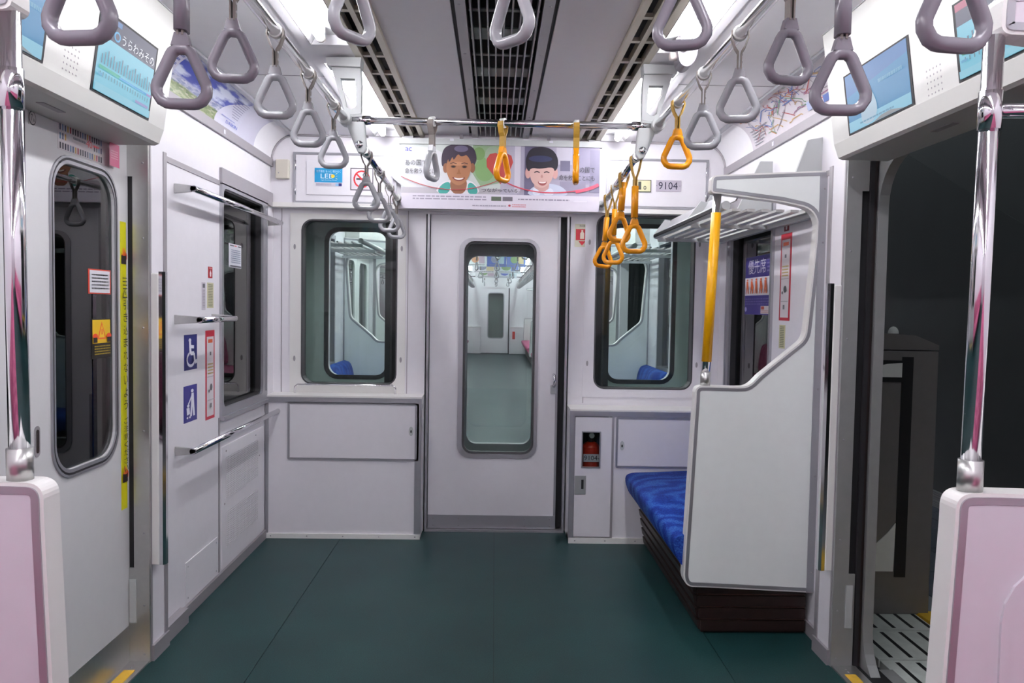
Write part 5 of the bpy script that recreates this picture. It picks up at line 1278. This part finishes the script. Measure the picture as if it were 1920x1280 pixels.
for (wx0, wx1, wz0, wz1), (a, b) in ((WL, (-1.3, DX0+0.01)), (WR, (DX1-0.05, 1.33))):
    x0, x1 = (P(613, 570, Y=YN).x, P(727, 570, Y=YN).x) if wx0 < 0 else (P(1139, 570, Y=YN).x, P(1262, 570, Y=YN).x)
    hl = rr(x0, x1, wz0, wz1-0.01, 0.07)
    G().m('end_skin_lit').frame(rr(a, b, 0.0, 2.3, 0.001), hl, 'Y', YN, YN+0.02).build('outer_skin', ef)
    G().m('wall').frame(rr(a, b, 0.0, 2.3, 0.001), hl, 'Y', YN+0.02, YN+0.09).build('inner_panel', ef)
    G().m('gasket').frame(offset(hl, -0.016), offset(hl, 0.010), 'Y', YN-0.006, YN+0.006).build('gasket', ef)
    G().m('glass').prism(offset(hl, 0.002), 'Y', YN+0.04, YN+0.044).build('pane', ef)
    hl2 = offset(hl, -0.02)
a, b = DX0+0.01, DX1-0.05
q = RY(876, 480, 998, 832, YN); hl = rr(q[0], q[1], q[2], q[3], 0.06)
G().m('dull_steel').frame(rr(a, b, 0.0, 2.3, 0.001), hl, 'Y', YN+0.01, YN+0.05).build('door_leaf', ef)
G().m('alu').frame(offset(hl, -0.012), hl, 'Y', YN, YN+0.012).build('window_frame', ef)
G().m('glass').prism(offset(hl, -0.002), 'Y', YN+0.03, YN+0.034).build('pane', ef)
# far end of the next car
fe = thing('wall_next_far', 'far end wall of the next car with a small white gangway door', 'wall', (XC, YF, 0), kind='structure')
g = G().m('wall').box(-1.3, DX0, YF, YF+0.08, 0, 2.2).box(DX1, 1.33, YF, YF+0.08, 0, 2.2).box(DX0, DX1, YF, YF+0.08, ZD, 2.2); g.build('wall_panel', fe)
hl = rr(ho[0], ho[1], ho[2], ho[3], 0.06)
G().m('wall').frame(rr(DX0, DX1-0.03, 0.02, ZD, 0.001), hl, 'Y', YF+0.02, YF+0.05).build('door_leaf', fe)
G().m('alu').frame(offset(hl, -0.025), hl, 'Y', YF+0.01, YF+0.03).build('window_frame', fe)
G().m('glass').prism(hl, 'Y', YF+0.03, YF+0.034).build('pane', fe)
G().m('black').box(DX1-0.03, DX1, YF+0.03, YF+0.08, 0, ZD).build('door_slot', fe)
G().m('dull_steel').box(-1.3, 1.33, YF+0.5, YF+0.55, 0, 2.2).build('outer_skin', fe)
G().m('floor_vinyl').box(-0.5, 0.5, YF, YF+0.5, -0.03, 0.0).build('foot_plate', fe)
for s, w in ((-1, 0.80), (1, 0.80)):
    t = thing('end_locker', 'small white locker at the far end of the next car, %s of its door' % SIDE[s], 'cabinet', (SX(s, 0.8), YF-0.15, 0))
    x0, x1 = (SX(-1, DW-0.005), DX0-0.02) if s < 0 else (DX1+0.02, SX(1, DW-0.005))
    G().m('wall').box(x0, x1, YF-0.18, YF-0.004, 0.02, 0.70).build('body', t); G().m('edge_white').box(x0, x1, YF-0.19, YF-0.004, 0.70, 0.72).build('top', t)
    if s > 0: G().m('red_bottle').box(x0+0.06, x0+0.13, YF-0.183, YF-0.18, 0.40, 0.60).build('extinguisher_window', t)
# lamps
for s in (-1, 1):
    for k in range(6):
        a = YN+0.15+2.6*k
        t = thing('ceiling_lamp', 'fluorescent lamp in the next car, %s row, %s from the gangway' % (SIDE[s], ordn[k]), 'lamp', (SX(s, 0.6), a+1.2, 2.14), group='lamps of the next car')
        G().m('tray').box(SX(s, 0.535), SX(s, 0.665), a, a+2.4, 2.165, 2.17).build('reflector', t); G().m('lamp').cyl((SX(s, 0.6), a+0.05, 2.13), (SX(s, 0.6), a+2.35, 2.13), 0.015, 8).build('tube', t)
        G().m('tray').box(SX(s, 0.585), SX(s, 0.615), a+0.02, a+0.05, 2.115, 2.166).build('holder', t)
# rails, seats, partitions, straps
SEATS = [(YN+0.20, 6.20, 'blue_fabric', 'blue'), (7.70, 10.5, 'pink_fabric', 'pink'), (12.0, 14.8, 'pink_fabric', 'pink'), (16.3, 20.1, 'pink_fabric', 'pink')]
for s in (-1, 1):
    G().m('chrome').cyl((SX(s, DR), YN+0.09, RZ), (SX(s, DR), YF, RZ), 0.014, 8).build('strap_rail', None, 'chrome strap rail of the next car on the %s' % SIDE[s], 'rail')
    for k, (a, b, fab, cn) in enumerate(SEATS):
        bench(s, a, b-0.06, '%s bench in the next car on the %s, %s from the gangway' % (cn, SIDE[s], ordn[k]), fab, False, 'benches of the next car', True, False)
        partition(s, b, 1, 'white partition in the next car on the %s, %s from the gangway' % (SIDE[s], ('first', 'third', 'fifth', 'seventh')[k]), detail=False, group='partitions of the next car')
        if k: partition(s, a-0.05, -1, 'white partition in the next car on the %s, %s from the gangway' % (SIDE[s], ('', 'second', 'fourth', 'sixth')[k]), detail=False, group='partitions of the next car')
    t = thing('luggage_rack', 'luggage rack in the next car above the blue bench on the %s' % SIDE[s], 'rack', (SX(s, 1.0), 5.5, 1.63))
    G().m('light_grey').cyl((SX(s, 0.85), YN+0.12, 1.635), (SX(s, 0.85), 6.16, 1.635), 0.017, 8).build('front_tube', t)
    for i in range(7): G().m('steel').box(SX(s, 0.9+0.045*i), SX(s, 0.91+0.045*i), YN+0.12, 6.15, 1.62, 1.63).build('shelf_bar', t)
    for y in (YN+0.2, 5.4, 6.1): G().m('light_grey').box(SX(s, 0.85), SX(s, 1.215), y-0.01, y+0.01, 1.60, 1.62).build('cross_bar', t)
def mini(kind, grip):
    t = thing('hanging_strap', 'x', 'strap'); G().m('belt_grey' if grip != 'grip_yellow' else 'belt_yellow').box(-0.004, 0.004, -0.011, 0.011, -0.085, 0.0).build('belt', t)
    G().m(grip).tube([(q.x, 0, q.y) for q in tri(0.11, 0.124, -0.08)], 0.009, 5, True).build('grip', t); return t
mp = {'g': None, 'y': None}
for s in (-1, 1):
    y = 6.0; i = 0
    while y < 19.4:
        k = 'y' if (y < 6.6) else 'g'
        if mp[k] is None: mp[k] = mini(k, 'grip_yellow' if k == 'y' else 'grip_grey'); o = mp[k]
        else: o = copy_tree(mp[k])
        o.location = (SX(s, DR), y, RZ)
        o['label'] = '%s strap in the row on the %s rail of the next car' % ('yellow' if k == 'y' else 'grey', SIDE[s]); o['group'] = 'straps of the next car, %s %s' % ('yellow' if k == 'y' else 'grey', SIDE[s]); y += 0.42; i += 1
# crosswise hanging adverts and crossbars
ads = [(7.2, ['#d8d4cc', '#cfd6c2', '#c9bfd0', '#d9d2b0']), (9.6, ['#b2303a', '#d5d2d8']), (12.2, ['#d0d4d8', '#4a5fa8', '#5a6fb0']), (14.6, ['#d2ccd2', '#c0c8cc']), (17.0, ['#cfc9cf', '#c2c8d0'])]
for k, (y, cs) in enumerate(ads):
    t = thing('hanging_advert', 'row of colourful paper adverts hung across the next car, %s from the gangway' % ordn[k], 'advert', (XC, y, 1.88), group='crosswise adverts of the next car')
    G().m('light_grey').box(-0.45, 0.48, y-0.006, y+0.006, 2.10, 2.125).build('clamp_bar', t)
    for u in (-0.4, 0.43): G().m('light_grey').box(u-0.006, u+0.006, y-0.004, y+0.004, 2.125, 2.142).build('hanger', t)
    n = len(cs); w_ = 0.92/n
    for i, c in enumerate(cs):
        x = -0.445+w_*i; G().m(C(c)).box(x+0.004, x+w_-0.004, y-0.001, y+0.001, 1.87, 2.10).build('paper_sheet', t)
        sf = SY(x+0.004, x+w_-0.004, 1.87, 2.10, y-0.001); p = Pr(sf); p.ell(0.4, 0.5, 0.2, 0.26, ['#7f9a6a', '#5a66b0', '#c08a6a', '#8a8aa0'][(i+k) % 4]); p.rect(0.6, 0.2, 0.9, 0.75, ['#b8a0b0', '#a0b8c0', '#c9b890', '#6a7ab0'][(i+2*k) % 4]); p.lines(0.1, 0.9, 0.05, 0.18, 1, '#77727c'); p.build('print', t)
    G().m('chrome').cyl((SX(-1, DR), y+0.25, RZ), (SX(1, DR), y+0.25, RZ), 0.013, 8).build('crossbar', None, 'chrome crossbar in the next car behind advert row %s' % ordn[k], 'rail')
    for x in (-0.24, 0.02, 0.28):
        o = copy_tree(mp['g']); o.location = (x, y+0.25, RZ); o.rotation_euler = (0, 0, math.pi/2+random.uniform(-1, 1)); o['label'] = 'grey strap on a crossbar of the next car'; o['group'] = 'crossbar straps of the next car'
